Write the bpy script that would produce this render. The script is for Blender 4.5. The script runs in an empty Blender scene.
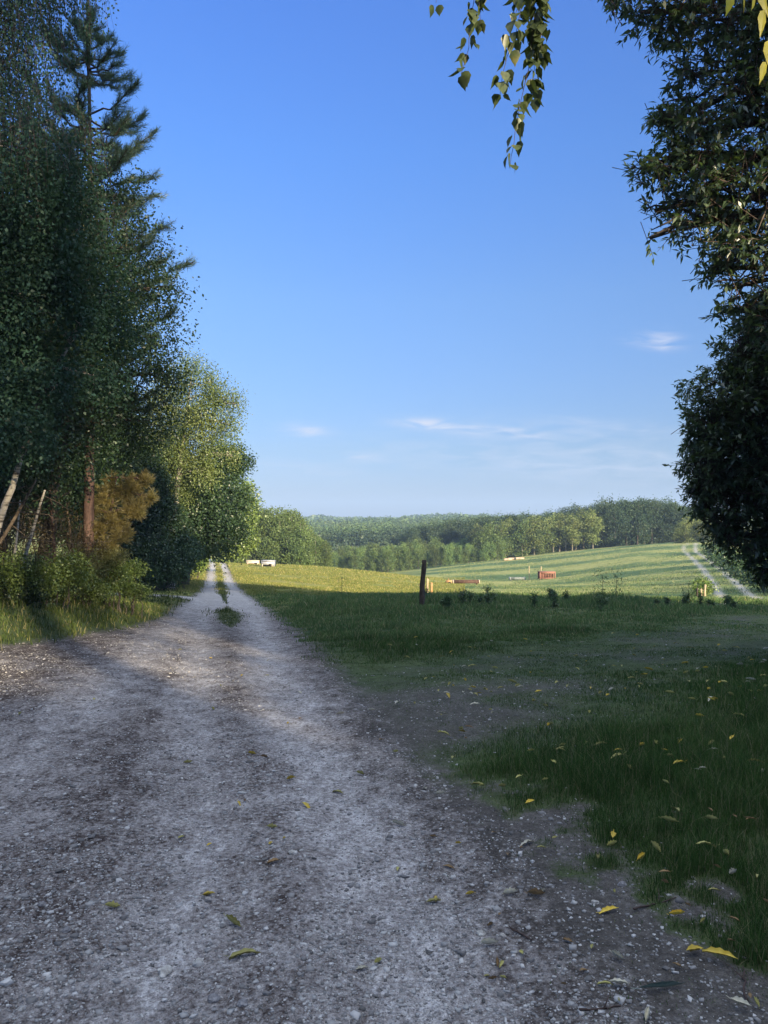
import bpy, bmesh, math, random
import numpy as np
from mathutils import Vector

R = math.radians
rng = np.random.default_rng(11)
random.seed(5)
scene = bpy.context.scene
COL = scene.collection

# ------------------------------------------------------------------ camera
FPX, PITCH, EYE = 769.0, math.atan(8 / 769), 1.6
cam_d = bpy.data.cameras.new('camera')
cam_d.sensor_fit = 'VERTICAL'
cam_d.sensor_height = 36
cam_d.lens = 36 * FPX / 1024
cam_d.clip_start, cam_d.clip_end = 0.05, 12000
cam = bpy.data.objects.new('camera', cam_d)
cam.location = (0, 0, EYE)
cam.rotation_euler = (R(90) + PITCH, 0, 0)
COL.objects.link(cam)
scene.camera = cam

# ------------------------------------------------------------------ light
SUN_EL = R(14)
SX, SY = 0.55, -0.835                     # horizontal direction towards the sun (behind, to the right)
sd = Vector((SX * math.cos(SUN_EL), SY * math.cos(SUN_EL), math.sin(SUN_EL))).normalized()
sun_d = bpy.data.lights.new('sun', 'SUN')
sun_d.energy, sun_d.angle = 4.6, R(0.6)
sun_d.color = (1.0, 0.83, 0.56)
sun = bpy.data.objects.new('sun', sun_d)
sun.rotation_euler = sd.to_track_quat('Z', 'Y').to_euler()
sun.location = (40, -60, 40)
COL.objects.link(sun)

world = bpy.data.worlds.new('World')
scene.world = world
world.use_nodes = True
wt = world.node_tree
wt.nodes.clear()
def wn(t, **k):
    n = wt.nodes.new(t)
    for a, b in k.items():
        setattr(n, a, b)
    return n
sky = wn('ShaderNodeTexSky', sky_type='NISHITA', sun_disc=False)
sky.sun_elevation = SUN_EL
sky.sun_rotation = math.atan2(SX, SY)
sky.altitude, sky.air_density, sky.dust_density, sky.ozone_density = 0, 1.0, 0.5, 2.0
tint = wn('ShaderNodeMix', data_type='RGBA', blend_type='MULTIPLY')
tint.inputs[0].default_value = 1.0
tint.inputs[7].default_value = (0.84 * 16, 0.96 * 16, 1.30 * 16, 1)
# thin high cloud wisps, part of the sky: patches in fixed directions, broken by stretched noise
geo = wn('ShaderNodeTexCoord')
def wmath(op, a, b=None):
    n = wn('ShaderNodeMath', operation=op)
    for i, x in enumerate((a, b)):
        if x is None: continue
        if isinstance(x, (int, float)): n.inputs[i].default_value = x
        else: wt.links.new(x, n.inputs[i])
    return n.outputs[0]
sep = wn('ShaderNodeSeparateXYZ')
wt.links.new(geo.outputs['Generated'], sep.inputs[0])
gx = wmath('DIVIDE', sep.outputs[0], sep.outputs[1])
gz = wmath('DIVIDE', sep.outputs[2], sep.outputs[1])
cmb = wn('ShaderNodeCombineXYZ')
wt.links.new(wmath('MULTIPLY', gx, 7.0), cmb.inputs[0])
wt.links.new(wmath('MULTIPLY', gz, 38.0), cmb.inputs[1])
nz = wn('ShaderNodeTexNoise')
nz.inputs['Scale'].default_value = 2.2
nz.inputs['Detail'].default_value = 6
nz.inputs['Distortion'].default_value = 0.8
wt.links.new(cmb.outputs[0], nz.inputs['Vector'])
total = None
for (u, v, ru, rv, amp) in [(662, 340, 18, 8, .55), (645, 343, 22, 4, .3), (428, 424, 28, 5, .8), (495, 431, 70, 6, .6), (303, 430, 22, 6, .5),
                            (365, 458, 22, 5, .3), (600, 428, 90, 9, .25), (560, 465, 170, 16, .3), (620, 450, 60, 8, .25), (300, 470, 60, 8, .2)]:
    cx, cz = (u - 384) / FPX, (520 - v) / FPX
    a = wmath('POWER', wmath('MULTIPLY', wmath('SUBTRACT', gx, cx), FPX / ru), 2.0)
    dz = wmath('SUBTRACT', wmath('SUBTRACT', gz, cz), wmath('MULTIPLY', wmath('SUBTRACT', gx, cx), -0.08))
    b = wmath('POWER', wmath('MULTIPLY', dz, FPX / rv), 2.0)
    g = wmath('MULTIPLY', wmath('EXPONENT', wmath('MULTIPLY', wmath('ADD', a, b), -1.0)), amp)
    total = g if total is None else wmath('ADD', total, g)
nr = wn('ShaderNodeMapRange')
nr.inputs['From Min'].default_value, nr.inputs['From Max'].default_value = 0.36, 0.72
wt.links.new(nz.outputs['Fac'], nr.inputs['Value'])
cl = wmath('MULTIPLY', wmath('MULTIPLY', total, nr.outputs[0]), 1.75)
front = wmath('GREATER_THAN', sep.outputs[1], 0.05)
cl = wmath('MULTIPLY', cl, front)
cmix = wn('ShaderNodeMix', data_type='RGBA')
cmix.inputs[7].default_value = (2.8, 2.95, 3.5, 1)
bg = wn('ShaderNodeBackground')
SKY_STRENGTH = 0.10
bg.inputs[1].default_value = SKY_STRENGTH
out = wn('ShaderNodeOutputWorld')
wt.links.new(sky.outputs[0], tint.inputs[6])
# sky tone from horizon up; zenith above the frame boosted as added shade fill
zr = wn('ShaderNodeValToRGB')
stops = [(0, (.31, .32, .44)), (.026, (.315, .325, .44)), (.091, (.375, .38, .42)), (.275, (.50, .56, .59)), (.434, (.47, .64, .78)), (.58, (.47, .66, .90)), (.75, (5.6, 3.4, 2.05)), (1, (15.9, 8.4, 3.5))]
while len(zr.color_ramp.elements) < len(stops): zr.color_ramp.elements.new(.5)
for e, (p_, c_) in zip(zr.color_ramp.elements, stops):
    e.position = p_; e.color = (c_[0] / 16, c_[1] / 16, c_[2] / 16, 1)
wt.links.new(sep.outputs[2], zr.inputs[0])
corr = wn('ShaderNodeMix', data_type='RGBA', blend_type='MULTIPLY')
corr.inputs[0].default_value = 1.0
wt.links.new(tint.outputs[2], corr.inputs[6])
wt.links.new(zr.outputs[0], corr.inputs[7])
wt.links.new(corr.outputs[2], cmix.inputs[6])
wt.links.new(cl, cmix.inputs[0])
wt.links.new(cmix.outputs[2], bg.inputs[0])
wt.links.new(bg.outputs[0], out.inputs[0])

scene.view_settings.view_transform = 'Standard'
scene.view_settings.look = 'None'
scene.view_settings.gamma = 1
scene.view_settings.exposure = 1.42
scene.cycles.max_bounces = 6
scene.cycles.diffuse_bounces = 3
scene.cycles.transmission_bounces = 3
scene.cycles.volume_bounces = 0
scene.cycles.use_adaptive_sampling = True

# ------------------------------------------------------------------ pixel ray -> point
def ray(u, v):
    x = (u - 384) / FPX; yc = (512 - v) / FPX
    y = math.cos(PITCH) - yc * math.sin(PITCH); z = math.sin(PITCH) + yc * math.cos(PITCH)
    return x / y, z / y
def at(u, v, d):
    x, z = ray(u, v)
    return np.array([x * d, d, EYE + z * d])

# ------------------------------------------------------------------ terrain height (thin plate spline through surveyed points)
ctrl = []
for r_, k in ((0.6, 4), (1.5, 6), (2.5, 8), (4.5, 10)):
    for i in range(k):
        a = 2 * math.pi * i / k + .3
        ctrl.append((r_ * math.cos(a), r_ * math.sin(a), 0.0))
for x, y, z in [(0, -12, .1), (12, -8, .3), (-12, -8, .2), (25, 0, .4), (-25, 0, .3), (0, -40, .3), (50, -10, 0), (-50, 0, 0), (-16, 12, .1),
                (-30, 30, -1), (12, 9, .0), (22, 18, -1.0), (40, 35, -2.5), (60, 80, -2.0), (-30, 70, -3), (-45, 110, -4), (80, 130, -2), (75, 60, -2.0),
                (-31, 150, -7), (-12, 135, -7), (-45, 170, -6), (-10, 180, -11), (-60, 250, -9), (0, 260, -12), (-60, 350, -12.5), (0, 340, -12),
                (0, 450, -10), (0, 620, -6.5), (80, 450, -8), (-75, 620, -7.5), (60, 300, -9), (100, 260, -6), (100, 600, -5), (-200, 600, -5),
                (200, 300, -2), (120, 170, -2.5), (-100, 200, -4)]:
    ctrl.append((x, y, z))
for u, v, d in [(300, 700, 7.5), (300, 640, 14.7), (240, 610, 26), (222, 586, 53), (218, 565, 102), (215, 562.5, 114),
                (600, 700, 7.4), (600, 650, 12), (560, 625, 18), (620, 604, 27), (700, 604, 28), (422, 606, 25), (520, 597, 35), (640, 601, 38),
                (741, 600, 41), (712, 570, 82), (690, 552, 128), (60, 640, 12.2), (150, 600, 28), (120, 591, 38), (300, 580, 70), (250, 566, 105),
                (311, 567, 105), (366, 573, 95), (395, 578, 88), (420, 588, 70), (480, 587, 75), (450, 583, 95), (384, 575.5, 145), (440, 570, 150),
                (500, 561, 165), (560, 553, 175), (600, 549, 175), (655, 544, 170), (690, 543, 155), (545, 578, 108), (600, 570, 110), (640, 562, 112)]:
    p = at(u, v, d)
    ctrl.append(tuple(p))
for i in range(10):
    a = 2 * math.pi * i / 10
    ctrl.append((1100 * math.cos(a), 1100 * math.sin(a), -4.0))
    ctrl.append((4500 * math.cos(a), 4500 * math.sin(a), -12.0))
ctrl = np.array(ctrl)
def qs(x, y):
    r = np.hypot(x, y) + 1e-9
    s = np.log1p(r / 8.0) / r
    return np.stack([x * s, y * s], -1)
def tps_k(d2):
    return 0.5 * d2 * np.log(d2 + 1e-12)
Q = qs(ctrl[:, 0], ctrl[:, 1])
n_ = len(Q)
K = tps_k(((Q[:, None] - Q[None]) ** 2).sum(-1)) + np.eye(n_) * 2e-3
P_ = np.hstack([np.ones((n_, 1)), Q])
A_ = np.zeros((n_ + 3, n_ + 3)); A_[:n_, :n_] = K; A_[:n_, n_:] = P_; A_[n_:, :n_] = P_.T
W_ = np.linalg.solve(A_, np.concatenate([ctrl[:, 2], np.zeros(3)]))
def H0(x, y):
    x = np.atleast_1d(np.asarray(x, float)); y = np.atleast_1d(np.asarray(y, float))
    o = np.empty(x.shape)
    f = o.ravel(); xf = x.ravel(); yf = y.ravel()
    for s in range(0, len(xf), 40000):
        q = qs(xf[s:s + 40000], yf[s:s + 40000])
        d2 = ((q[:, None] - Q[None]) ** 2).sum(-1)
        f[s:s + 40000] = tps_k(d2) @ W_[:n_] + W_[n_] + q @ W_[n_ + 1:]
    return o

# ------------------------------------------------------------------ numpy noise
def vhash(ix, iy, seed):
    h = (ix.astype(np.int64) * 374761393 + iy.astype(np.int64) * 668265263 + seed * 144665) & 0x7fffffff
    h = (h ^ (h >> 13)) * 1274126177 & 0x7fffffff
    return ((h ^ (h >> 16)) & 0xffff) / 65535.0
def vnoise(x, y, s, seed=0):
    x = x / s; y = y / s
    ix = np.floor(x); iy = np.floor(y); fx = x - ix; fy = y - iy
    fx = fx * fx * (3 - 2 * fx); fy = fy * fy * (3 - 2 * fy)
    a = vhash(ix, iy, seed); b = vhash(ix + 1, iy, seed); c = vhash(ix, iy + 1, seed); d = vhash(ix + 1, iy + 1, seed)
    return (a * (1 - fx) + b * fx) * (1 - fy) + (c * (1 - fx) + d * fx) * fy
def sstep(a, b, x):
    t = np.clip((x - a) / (b - a), 0, 1)
    return t * t * (3 - 2 * t)
def n3(p, scale, seed):
    r = np.random.default_rng(seed)
    o = np.zeros(len(p))
    for k in range(7):
        d = r.normal(size=3); d /= np.linalg.norm(d)
        o += np.sin(p @ d * (2 * np.pi / scale) * r.uniform(.6, 1.7) + r.uniform(0, 6.28))
    return o / 3.5

# ------------------------------------------------------------------ ground layout (metres, camera at origin looking along +y)
RY = [-60, 0, 2.44, 3.75, 5.3, 7.5, 15, 26, 53, 102, 118, 160]
RX = [4.0, 1.0, .85, .60, .18, -.22, -1.5, -3.85, -10.0, -20.8, -24.6, -36]
LY = [-60, 0, 8, 10.8, 12.2, 15.4, 20, 25, 29, 53, 102, 118, 160]
LX = [-7, -6.5, -5.8, -5.4, -5.1, -5.1, -5.7, -6.8, -7.4, -12.5, -23.2, -27, -39]
def seg_dist(x, y, pts):
    best = np.full(x.shape, 1e9); side = np.zeros(x.shape)
    for (x0, y0), (x1, y1) in zip(pts[:-1], pts[1:]):
        dx, dy = x1 - x0, y1 - y0
        t = np.clip(((x - x0) * dx + (y - y0) * dy) / (dx * dx + dy * dy), 0, 1)
        ex = x - x0 - t * dx; ey = y - y0 - t * dy
        d = np.hypot(ex, ey)
        s = np.sign(ex * dy - ey * dx)
        m = d < best
        best = np.where(m, d, best); side = np.where(m, s, side)
    return best, side
TRACK = [(9.5, 18), (12.5, 26), (15.6, 33), (19, 41), (27, 61), (35, 82), (43.5, 106), (51, 128), (56, 141), (61, 153)]
SIDE_TRACK = [(-8, 32), (-14, 34), (-22, 36), (-40, 45)]
PATH = [(-0.5, 6.0), (.3, 6.9), (1.2, 8.3), (2.4, 9.9), (4.2, 11.8), (6.9, 14.2), (9.5, 18)]
def road_s(x, y):
    L = np.interp(y, LY, LX); Rr = np.interp(y, RY, RX)
    s = np.minimum(x - L, Rr - x)
    d, _ = seg_dist(x, y, SIDE_TRACK)
    return np.maximum(s, 1.9 - d)
def band(x, y, Y, X, w):
    c = np.interp(y, Y, X)
    return np.exp(-((x - c) / w) ** 2)
RA = ([0, 2.5, 5, 7.8, 14.7, 26, 53, 102, 118], [.3, .12, -.38, -1.0, -2.3, -4.45, -10.45, -21.2, -25.0])
RB = ([0, 2.5, 4, 6.8, 14.7, 26, 53, 102, 118], [-.7, -.75, -.9, -1.7, -3.5, -6.1, -12.0, -22.75, -26.6])
RC = ([0, 3.5, 5.2, 9, 15, 22], [-2.3, -2.35, -2.5, -3.0, -4.2, -5.6])
def masks(x, y):
    s = road_s(x, y)
    near = 1 - sstep(20, 40, y)
    wA = .45 * near + .36 * (1 - near)
    pale = np.maximum(band(x, y, *RA, wA), .8 * band(x, y, *RB, wA * .85))
    pale = np.maximum(pale, .7 * band(x, y, *RC, .55) * (y < 24))
    d, _ = seg_dist(x, y, SIDE_TRACK)
    pale = np.maximum(pale, np.exp(-(d / 1.3) ** 2))
    pale = np.maximum(pale, 1.0 * sstep(14, 30, y) * (s > 0))  # also lifts the far road, standing in for lighter distant shade
    mid = (np.interp(y, *RA) + np.interp(y, *RB)) / 2
    cw = np.interp(y, [17, 20, 24, 27, 40, 60, 110], [0, .35, .45, .0, .22, .34, .34])
    centre = np.exp(-((x - mid) / np.maximum(cw, .01)) ** 2) * (cw > .03)
    centre = centre * sstep(14, 19, y)
    dp, _ = seg_dist(x, y, PATH)
    wob = vnoise(x, y, .9, 3) - .5
    bare = 1 - sstep(.5, 1.5, dp + wob * 1.0)
    bare *= .62 - .52 * sstep(7, 11, y)
    # soil strip on the right of the road in the foreground
    low = (1 - sstep(1.0, 2.6, dp + wob * 1.5)) * (y > 5.2)
    bare = np.maximum(bare, low * (.20 + .30 * vnoise(x, y, .6, 14)))
    By = [0, 2.5, 2.86, 3.5, 4.17, 4.95, 6.0, 7.0]
    Bx = [1.45, 1.3, 1.15, 1.0, .70, .12, .0, -.2]
    B = np.interp(y, By, Bx) + (vnoise(x, y, .35, 8) - .5) * .55 + (vnoise(x, y, .8, 18) - .5) * .3
    soil = (1 - sstep(-.30, .42, x - B + (vnoise(x, y, .11, 17) - .5) * .55)) * (1 - sstep(6.2, 7.2, y))
    bare = np.maximum(bare, soil * (.80 + .2 * vnoise(x, y, .25, 19)) * (s < .35))
    patch = sstep(.52, .7, vnoise(x, y, .5, 21)) * (y < 4.6) * (x > .9) * (x < 1.9)
    bare = np.maximum(bare, patch * .8 * (1 - sstep(3.2, 4.4, y)))
    dt, sd_ = seg_dist(x, y, TRACK)
    wheels = np.exp(-((dt - .82) / .33) ** 2) * sstep(22, 28, y)
    track = np.clip(1.35 - dt, -3, 3)
    return s, pale, centre, bare, wheels, track, dt
def cover(x, y):
    """how much grass grows here 0..1"""
    s, pale, centre, bare, wheels, track, dt = masks(x, y)
    g = 1 - sstep(-.45, .25, s + (vnoise(x, y, .35, 5) - .5) * .4 + (vnoise(x, y, .12, 15) - .5) * .45)
    g = np.maximum(g * (1 - .93 * bare), centre * .9 * (s > 0))
    g *= 1 - wheels * .9
    return g

def H(x, y):
    x = np.atleast_1d(np.asarray(x, float)); y = np.atleast_1d(np.asarray(y, float))
    h = H0(x, y)
    s = road_s(x, y)
    r = np.hypot(x, y)
    fade = 1 - sstep(20, 60, r)
    onr = sstep(-.4, .3, s)
    L = np.interp(y, LY, LX)
    bank = sstep(.1, 1.6, L - x) * (y > 4) * (1 - sstep(17, 23, y))
    h = h + bank * .38
    rut = np.maximum(band(x, y, *RA, .38), band(x, y, *RB, .38))
    h = h - .035 * rut * onr * fade
    h = h + fade * onr * (.020 * (vnoise(x, y, .42, 1) - .5) + .018 * (vnoise(x, y, .13, 2) - .5) + .009 * (vnoise(x, y, .05, 7) - .5))
    h = h + (1 - onr) * (.10 * (vnoise(x, y, 1.7, 4) - .5) + .05 * (vnoise(x, y, .4, 6) - .5)) * sstep(2, 6, r)
    h = h + (1 - sstep(-.6, .6, s)) * .03
    dt, _ = seg_dist(x, y, TRACK)
    h = h + .35 * sstep(40, 120, r) * (vnoise(x, y, 9, 12) - .5) * (dt > 3)
    return h
def Hs(x, y):
    return float(H(x, y)[0])
def ground_at(u, d):
    x = (u - 384) / FPX * d
    return np.array([x, d, Hs(x, d)])

# ------------------------------------------------------------------ object helpers
def mesh_np(name, V, F, mat=None, smooth=False, attrs=None):
    """V (n,3) float, F (m,4) or (m,3) int"""
    V = np.asarray(V, np.float32); F = np.asarray(F, np.int32)
    me = bpy.data.meshes.new(name)
    k = F.shape[1]
    me.vertices.add(len(V)); me.vertices.foreach_set('co', V.ravel())
    me.loops.add(F.size); me.loops.foreach_set('vertex_index', F.ravel())
    me.polygons.add(len(F))
    me.polygons.foreach_set('loop_start', np.arange(0, F.size, k, dtype=np.int32))
    me.polygons.foreach_set('loop_total', np.full(len(F), k, np.int32))
    if smooth:
        me.polygons.foreach_set('use_smooth', np.ones(len(F), bool))
    me.update(calc_edges=True)
    for an, av in (attrs or {}).items():
        a = me.attributes.new(an, 'FLOAT', 'POINT')
        a.data.foreach_set('value', np.asarray(av, np.float32))
    if mat: me.materials.append(mat)
    return me
def link(name, me, parent=None):
    o = bpy.data.objects.new(name, me); COL.objects.link(o)
    if parent: o.parent = parent
    return o
def tag(o, label=None, cat=None, group=None, kind=None):
    if label: o['label'] = label
    if cat: o['category'] = cat
    if group: o['group'] = group
    if kind: o['kind'] = kind
    return o
def thing(name, loc, label, cat, group=None):
    o = bpy.data.objects.new(name, None); COL.objects.link(o)
    o.location = loc; o.empty_display_size = .3
    return tag(o, label, cat, group)
def copy_tree(o, loc, rz, sc, label=None, group=None, cat=None):
    c = o.copy(); COL.objects.link(c)
    c.location = loc; c.rotation_euler = (0, 0, rz)
    c.scale = sc if hasattr(sc, '__len__') else (sc, sc, sc)
    if label: c['label'] = label
    if group: c['group'] = group
    if cat: c['category'] = cat
    for ch in KIDS[o.name]:
        k = ch.copy(); COL.objects.link(k); k.parent = c
    return c
KIDS = {}

class MB:
    def __init__(s): s.V = []; s.F = []; s.n = 0
    def add(s, V, F):
        s.V.append(np.asarray(V, float)); s.F.append(np.asarray(F, int) + s.n); s.n += len(V)
    def tube(s, pts, rad, k=6):
        pts = np.asarray(pts, float); n = len(pts)
        rad = np.asarray(rad, float) if hasattr(rad, '__len__') else np.full(n, rad)
        t = np.gradient(pts, axis=0); t /= np.linalg.norm(t, axis=1)[:, None] + 1e-9
        ref = np.array([0, 0, 1.]) if abs(t[:, 2]).mean() < .8 else np.array([1., 0, 0])
        a = np.cross(t, ref); a /= np.linalg.norm(a, axis=1)[:, None] + 1e-9
        b = np.cross(t, a)
        th = np.arange(k) * 2 * np.pi / k
        V = pts[:, None] + rad[:, None, None] * (np.cos(th)[None, :, None] * a[:, None] + np.sin(th)[None, :, None] * b[:, None])
        F = []
        for i in range(n - 1):
            for j in range(k):
                F.append((i * k + j, i * k + (j + 1) % k, (i + 1) * k + (j + 1) % k, (i + 1) * k + j))
        if k >= 4:
            for base in (0, (n - 1) * k):
                for j in range(1, k - 2, 2):
                    F.append((base, base + j, base + j + 1, base + j + 2))
        s.add(V.reshape(-1, 3), F)
    def box(s, c, d, rz=0, tilt=0, taper=1.0, jit=0):
        c = np.array(c, float); hx, hy, hz = np.array(d) / 2
        V = np.array([(-hx, -hy, -hz), (hx, -hy, -hz), (hx, hy, -hz), (-hx, hy, -hz),
                      (-hx * taper, -hy * taper, hz), (hx * taper, -hy * taper, hz), (hx * taper, hy * taper, hz), (-hx * taper, hy * taper, hz)])
        if jit: V += rng.normal(size=V.shape) * jit
        ct, st = math.cos(tilt), math.sin(tilt)
        V = np.stack([V[:, 0] * ct + V[:, 2] * st, V[:, 1], -V[:, 0] * st + V[:, 2] * ct], -1)
        cz, sz = math.cos(rz), math.sin(rz)
        V = np.stack([V[:, 0] * cz - V[:, 1] * sz, V[:, 0] * sz + V[:, 1] * cz, V[:, 2]], -1) + c
        s.add(V, [(0, 3, 2, 1), (4, 5, 6, 7), (0, 1, 5, 4), (1, 2, 6, 5), (2, 3, 7, 6), (3, 0, 4, 7)])
    def build(s, name, mat, parent=None, smooth=False, attrs=None, origin=None):
        V = np.concatenate(s.V); F = np.concatenate(s.F)
        if origin is not None: V = V - np.asarray(origin)
        return link(name, mesh_np(name, V, F, mat, smooth, attrs), parent)
def jag(p0, p1, n, amp, sag=0.0, seed=None):
    r = rng if seed is None else np.random.default_rng(seed)
    t = np.linspace(0, 1, n)[:, None]
    p = np.asarray(p0) * (1 - t) + np.asarray(p1) * t
    L = np.linalg.norm(np.asarray(p1) - np.asarray(p0))
    w = np.sin(t * np.pi)
    p = p + r.normal(size=(n, 3)) * amp * L * w
    p[:, 2] += (sag * L * np.sin(t[:, 0] * np.pi))
    return p

# ------------------------------------------------------------------ materials
def mat_new(name):
    m = bpy.data.materials.new(name); m.use_nodes = True
    nt = m.node_tree; nt.nodes.clear()
    o = nt.nodes.new('ShaderNodeOutputMaterial')
    return m, nt, o
def N(nt, t, **k):
    n = nt.nodes.new(t)
    for a, b in k.items(): setattr(n, a, b)
    return n
def noise(nt, scale, detail=4, coord='Object', vec=None, scale3=None, rough=.55):
    n = N(nt, 'ShaderNodeTexNoise')
    n.inputs['Scale'].default_value = scale; n.inputs['Detail'].default_value = detail; n.inputs['Roughness'].default_value = rough
    if vec is None:
        tc = N(nt, 'ShaderNodeTexCoord'); vec = tc.outputs[coord]
    if scale3:
        mp = N(nt, 'ShaderNodeMapping'); mp.inputs['Scale'].default_value = scale3
        nt.links.new(vec, mp.inputs[0]); vec = mp.outputs[0]
    nt.links.new(vec, n.inputs['Vector'])
    return n.outputs['Fac']
def ramp(nt, fac, stops):
    r = N(nt, 'ShaderNodeValToRGB')
    els = r.color_ramp.elements
    while len(els) < len(stops): els.new(.5)
    for e, (p, c) in zip(els, stops):
        e.position = p; e.color = (*c, 1) if len(c) == 3 else c
    nt.links.new(fac, r.inputs[0])
    return r.outputs[0]
def mathn(nt, op, a, b=None, clamp=False):
    n = N(nt, 'ShaderNodeMath', operation=op); n.use_clamp = clamp
    for i, x in enumerate((a, b)):
        if x is None: continue
        if isinstance(x, (int, float)): n.inputs[i].default_value = x
        else: nt.links.new(x, n.inputs[i])
    return n.outputs[0]
def mixc(nt, fac, a, b, blend='MIX'):
    n = N(nt, 'ShaderNodeMix', data_type='RGBA', blend_type=blend)
    for i, x in ((0, fac), (6, a), (7, b)):
        if isinstance(x, (int, float)): n.inputs[i].default_value = x
        elif isinstance(x, tuple): n.inputs[i].default_value = (*x, 1)
        else: nt.links.new(x, n.inputs[i])
    return n.outputs[2]
def mrange(nt, v, a, b, c=0., d=1.):
    n = N(nt, 'ShaderNodeMapRange')
    for k, x in zip(('From Min', 'From Max', 'To Min', 'To Max'), (a, b, c, d)): n.inputs[k].default_value = x
    nt.links.new(v, n.inputs['Value'])
    return n.outputs[0]
def attr(nt, name):
    a = N(nt, 'ShaderNodeAttribute'); a.attribute_name = name
    return a.outputs['Fac']

def leaf_mat(name, c1, c2, c3=None, nscale=.5, transl=.28, rand=.3, spec=.05, fine=None):
    """leaves: colour differs from clump to clump and from tree to tree"""
    m, nt, o = mat_new(name)
    f = noise(nt, nscale, 3)
    stops = [(.34, c1), (.62, c2)]
    if c3: stops.append((.78, c3))
    c = ramp(nt, f, stops)
    g = noise(nt, fine or 9.0, 2)
    c = mixc(nt, 1.0, c, ramp(nt, g, [(.3, (.62, .62, .62)), (.7, (1.3, 1.3, 1.3))]), 'MULTIPLY')
    oi = N(nt, 'ShaderNodeObjectInfo')
    hs = N(nt, 'ShaderNodeHueSaturation')
    nt.links.new(mrange(nt, oi.outputs['Random'], 0, 1, .5 - .035 * rand, .5 + .03 * rand), hs.inputs['Hue'])
    nt.links.new(mrange(nt, oi.outputs['Random'], 0, 1, 1 - rand, 1 + rand), hs.inputs['Value'])
    nt.links.new(c, hs.inputs['Color'])
    d = N(nt, 'ShaderNodeBsdfDiffuse'); t = N(nt, 'ShaderNodeBsdfTranslucent'); gl = N(nt, 'ShaderNodeBsdfGlossy')
    gl.inputs['Roughness'].default_value = .45
    nt.links.new(hs.outputs[0], d.inputs[0])
    tc = mixc(nt, 1.0, hs.outputs[0], (1.25, 1.2, .5), 'MULTIPLY')
    nt.links.new(tc, t.inputs[0])
    m1 = N(nt, 'ShaderNodeMixShader'); m1.inputs[0].default_value = transl
    nt.links.new(d.outputs[0], m1.inputs[1]); nt.links.new(t.outputs[0], m1.inputs[2])
    m2 = N(nt, 'ShaderNodeMixShader'); m2.inputs[0].default_value = spec
    nt.links.new(m1.outputs[0], m2.inputs[1]); nt.links.new(gl.outputs[0], m2.inputs[2])
    nt.links.new(m2.outputs[0], o.inputs[0])
    return m
def solid(name, c1, c2, scale=12, rough=.85, bump=.3, stretch=None, detail=5, lo=.35, hi=.65):
    m, nt, o = mat_new(name)
    p = N(nt, 'ShaderNodeBsdfPrincipled')
    f = noise(nt, scale, detail, scale3=stretch)
    nt.links.new(ramp(nt, f, [(lo, c1), (hi, c2)]), p.inputs['Base Color'])
    p.inputs['Roughness'].default_value = rough
    p.inputs['Specular IOR Level'].default_value = .25
    b = N(nt, 'ShaderNodeBump'); b.inputs['Strength'].default_value = bump; b.inputs['Distance'].default_value = .02
    nt.links.new(f, b.inputs['Height']); nt.links.new(b.outputs[0], p.inputs['Normal'])
    nt.links.new(p.outputs[0], o.inputs[0])
    return m

M = {}
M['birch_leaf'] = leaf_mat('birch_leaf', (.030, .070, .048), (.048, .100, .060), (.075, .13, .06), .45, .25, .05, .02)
M['birch_leaf_sunlit'] = leaf_mat('birch_leaf_sunlit', (.10, .15, .045), (.17, .21, .06), (.21, .25, .08), .35, .3, .05)  # lighter copy of the birch leaf, sunlight put into its colour
M['oak_leaf'] = leaf_mat('oak_leaf', (.028, .058, .020), (.050, .092, .030), (.075, .12, .035), .4, .25, .3)
M['oak_leaf_deep'] = leaf_mat('oak_leaf_deep', (.032, .066, .030), (.056, .105, .040), (.085, .14, .045), .4, .2, .1)
M['chestnut_leaf'] = leaf_mat('chestnut_leaf', (.060, .105, .056), (.085, .14, .062), (.13, .18, .06), .9, .40, .1, .10)
M['yellow_leaf'] = leaf_mat('yellow_leaf', (.60, .52, .06), (.75, .62, .08), None, 2, .45, .1)
M['needle'] = leaf_mat('needle', (.09, .15, .11), (.13, .195, .13), (.20, .23, .12), .8, .3, .05)
M['needle_gold'] = leaf_mat('needle_gold', (.17, .16, .06), (.30, .25, .09), (.20, .23, .08), 1.2, .25, .1)
M['broom_leaf'] = leaf_mat('broom_leaf', (.20, .21, .07), (.34, .33, .12), (.42, .36, .15), 1.4, .25, .1)
M['bramble_leaf'] = leaf_mat('bramble_leaf', (.09, .14, .035), (.18, .24, .06), (.28, .31, .09), 1.5, .25, .15)
M['shrub_leaf'] = leaf_mat('shrub_leaf', (.05, .095, .04), (.085, .14, .05), (.12, .18, .05), 1, .25, .2)
M['lime_leaf'] = leaf_mat('lime_leaf', (.12, .20, .04), (.20, .28, .06), None, 1, .3, .15)
M['brown_leaf'] = leaf_mat('brown_leaf', (.06, .05, .028), (.12, .09, .045), (.09, .11, .04), 1.5, .1, .2)
M['far_leaf'] = leaf_mat('far_leaf', (.085, .13, .045), (.14, .19, .06), (.20, .23, .075), .22, .2, .28, .02, 1.5)
M['far_birch_leaf'] = leaf_mat('far_birch_leaf', (.15, .20, .07), (.23, .26, .09), (.30, .31, .12), .25, .2, .25, .02, 1.5)
M['far_shaded_leaf'] = leaf_mat('far_shaded_leaf', (.045, .085, .05), (.08, .12, .06), None, .2, .15, .2, .02, 1.5)  # darker far leaf; shade on the distant woods put into the colour
M['conifer_leaf'] = leaf_mat('conifer_leaf', (.09, .145, .05), (.16, .22, .07), None, .3, .15, .4, .02, 1.5)
M['bark'] = solid('bark', (.05, .040, .032), (.13, .105, .085), 14, .95, .6, (1, 1, .25))
M['pine_bark'] = solid('pine_bark', (.06, .04, .034), (.16, .10, .08), 14, .9, .5, (1, 1, .3))
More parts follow.
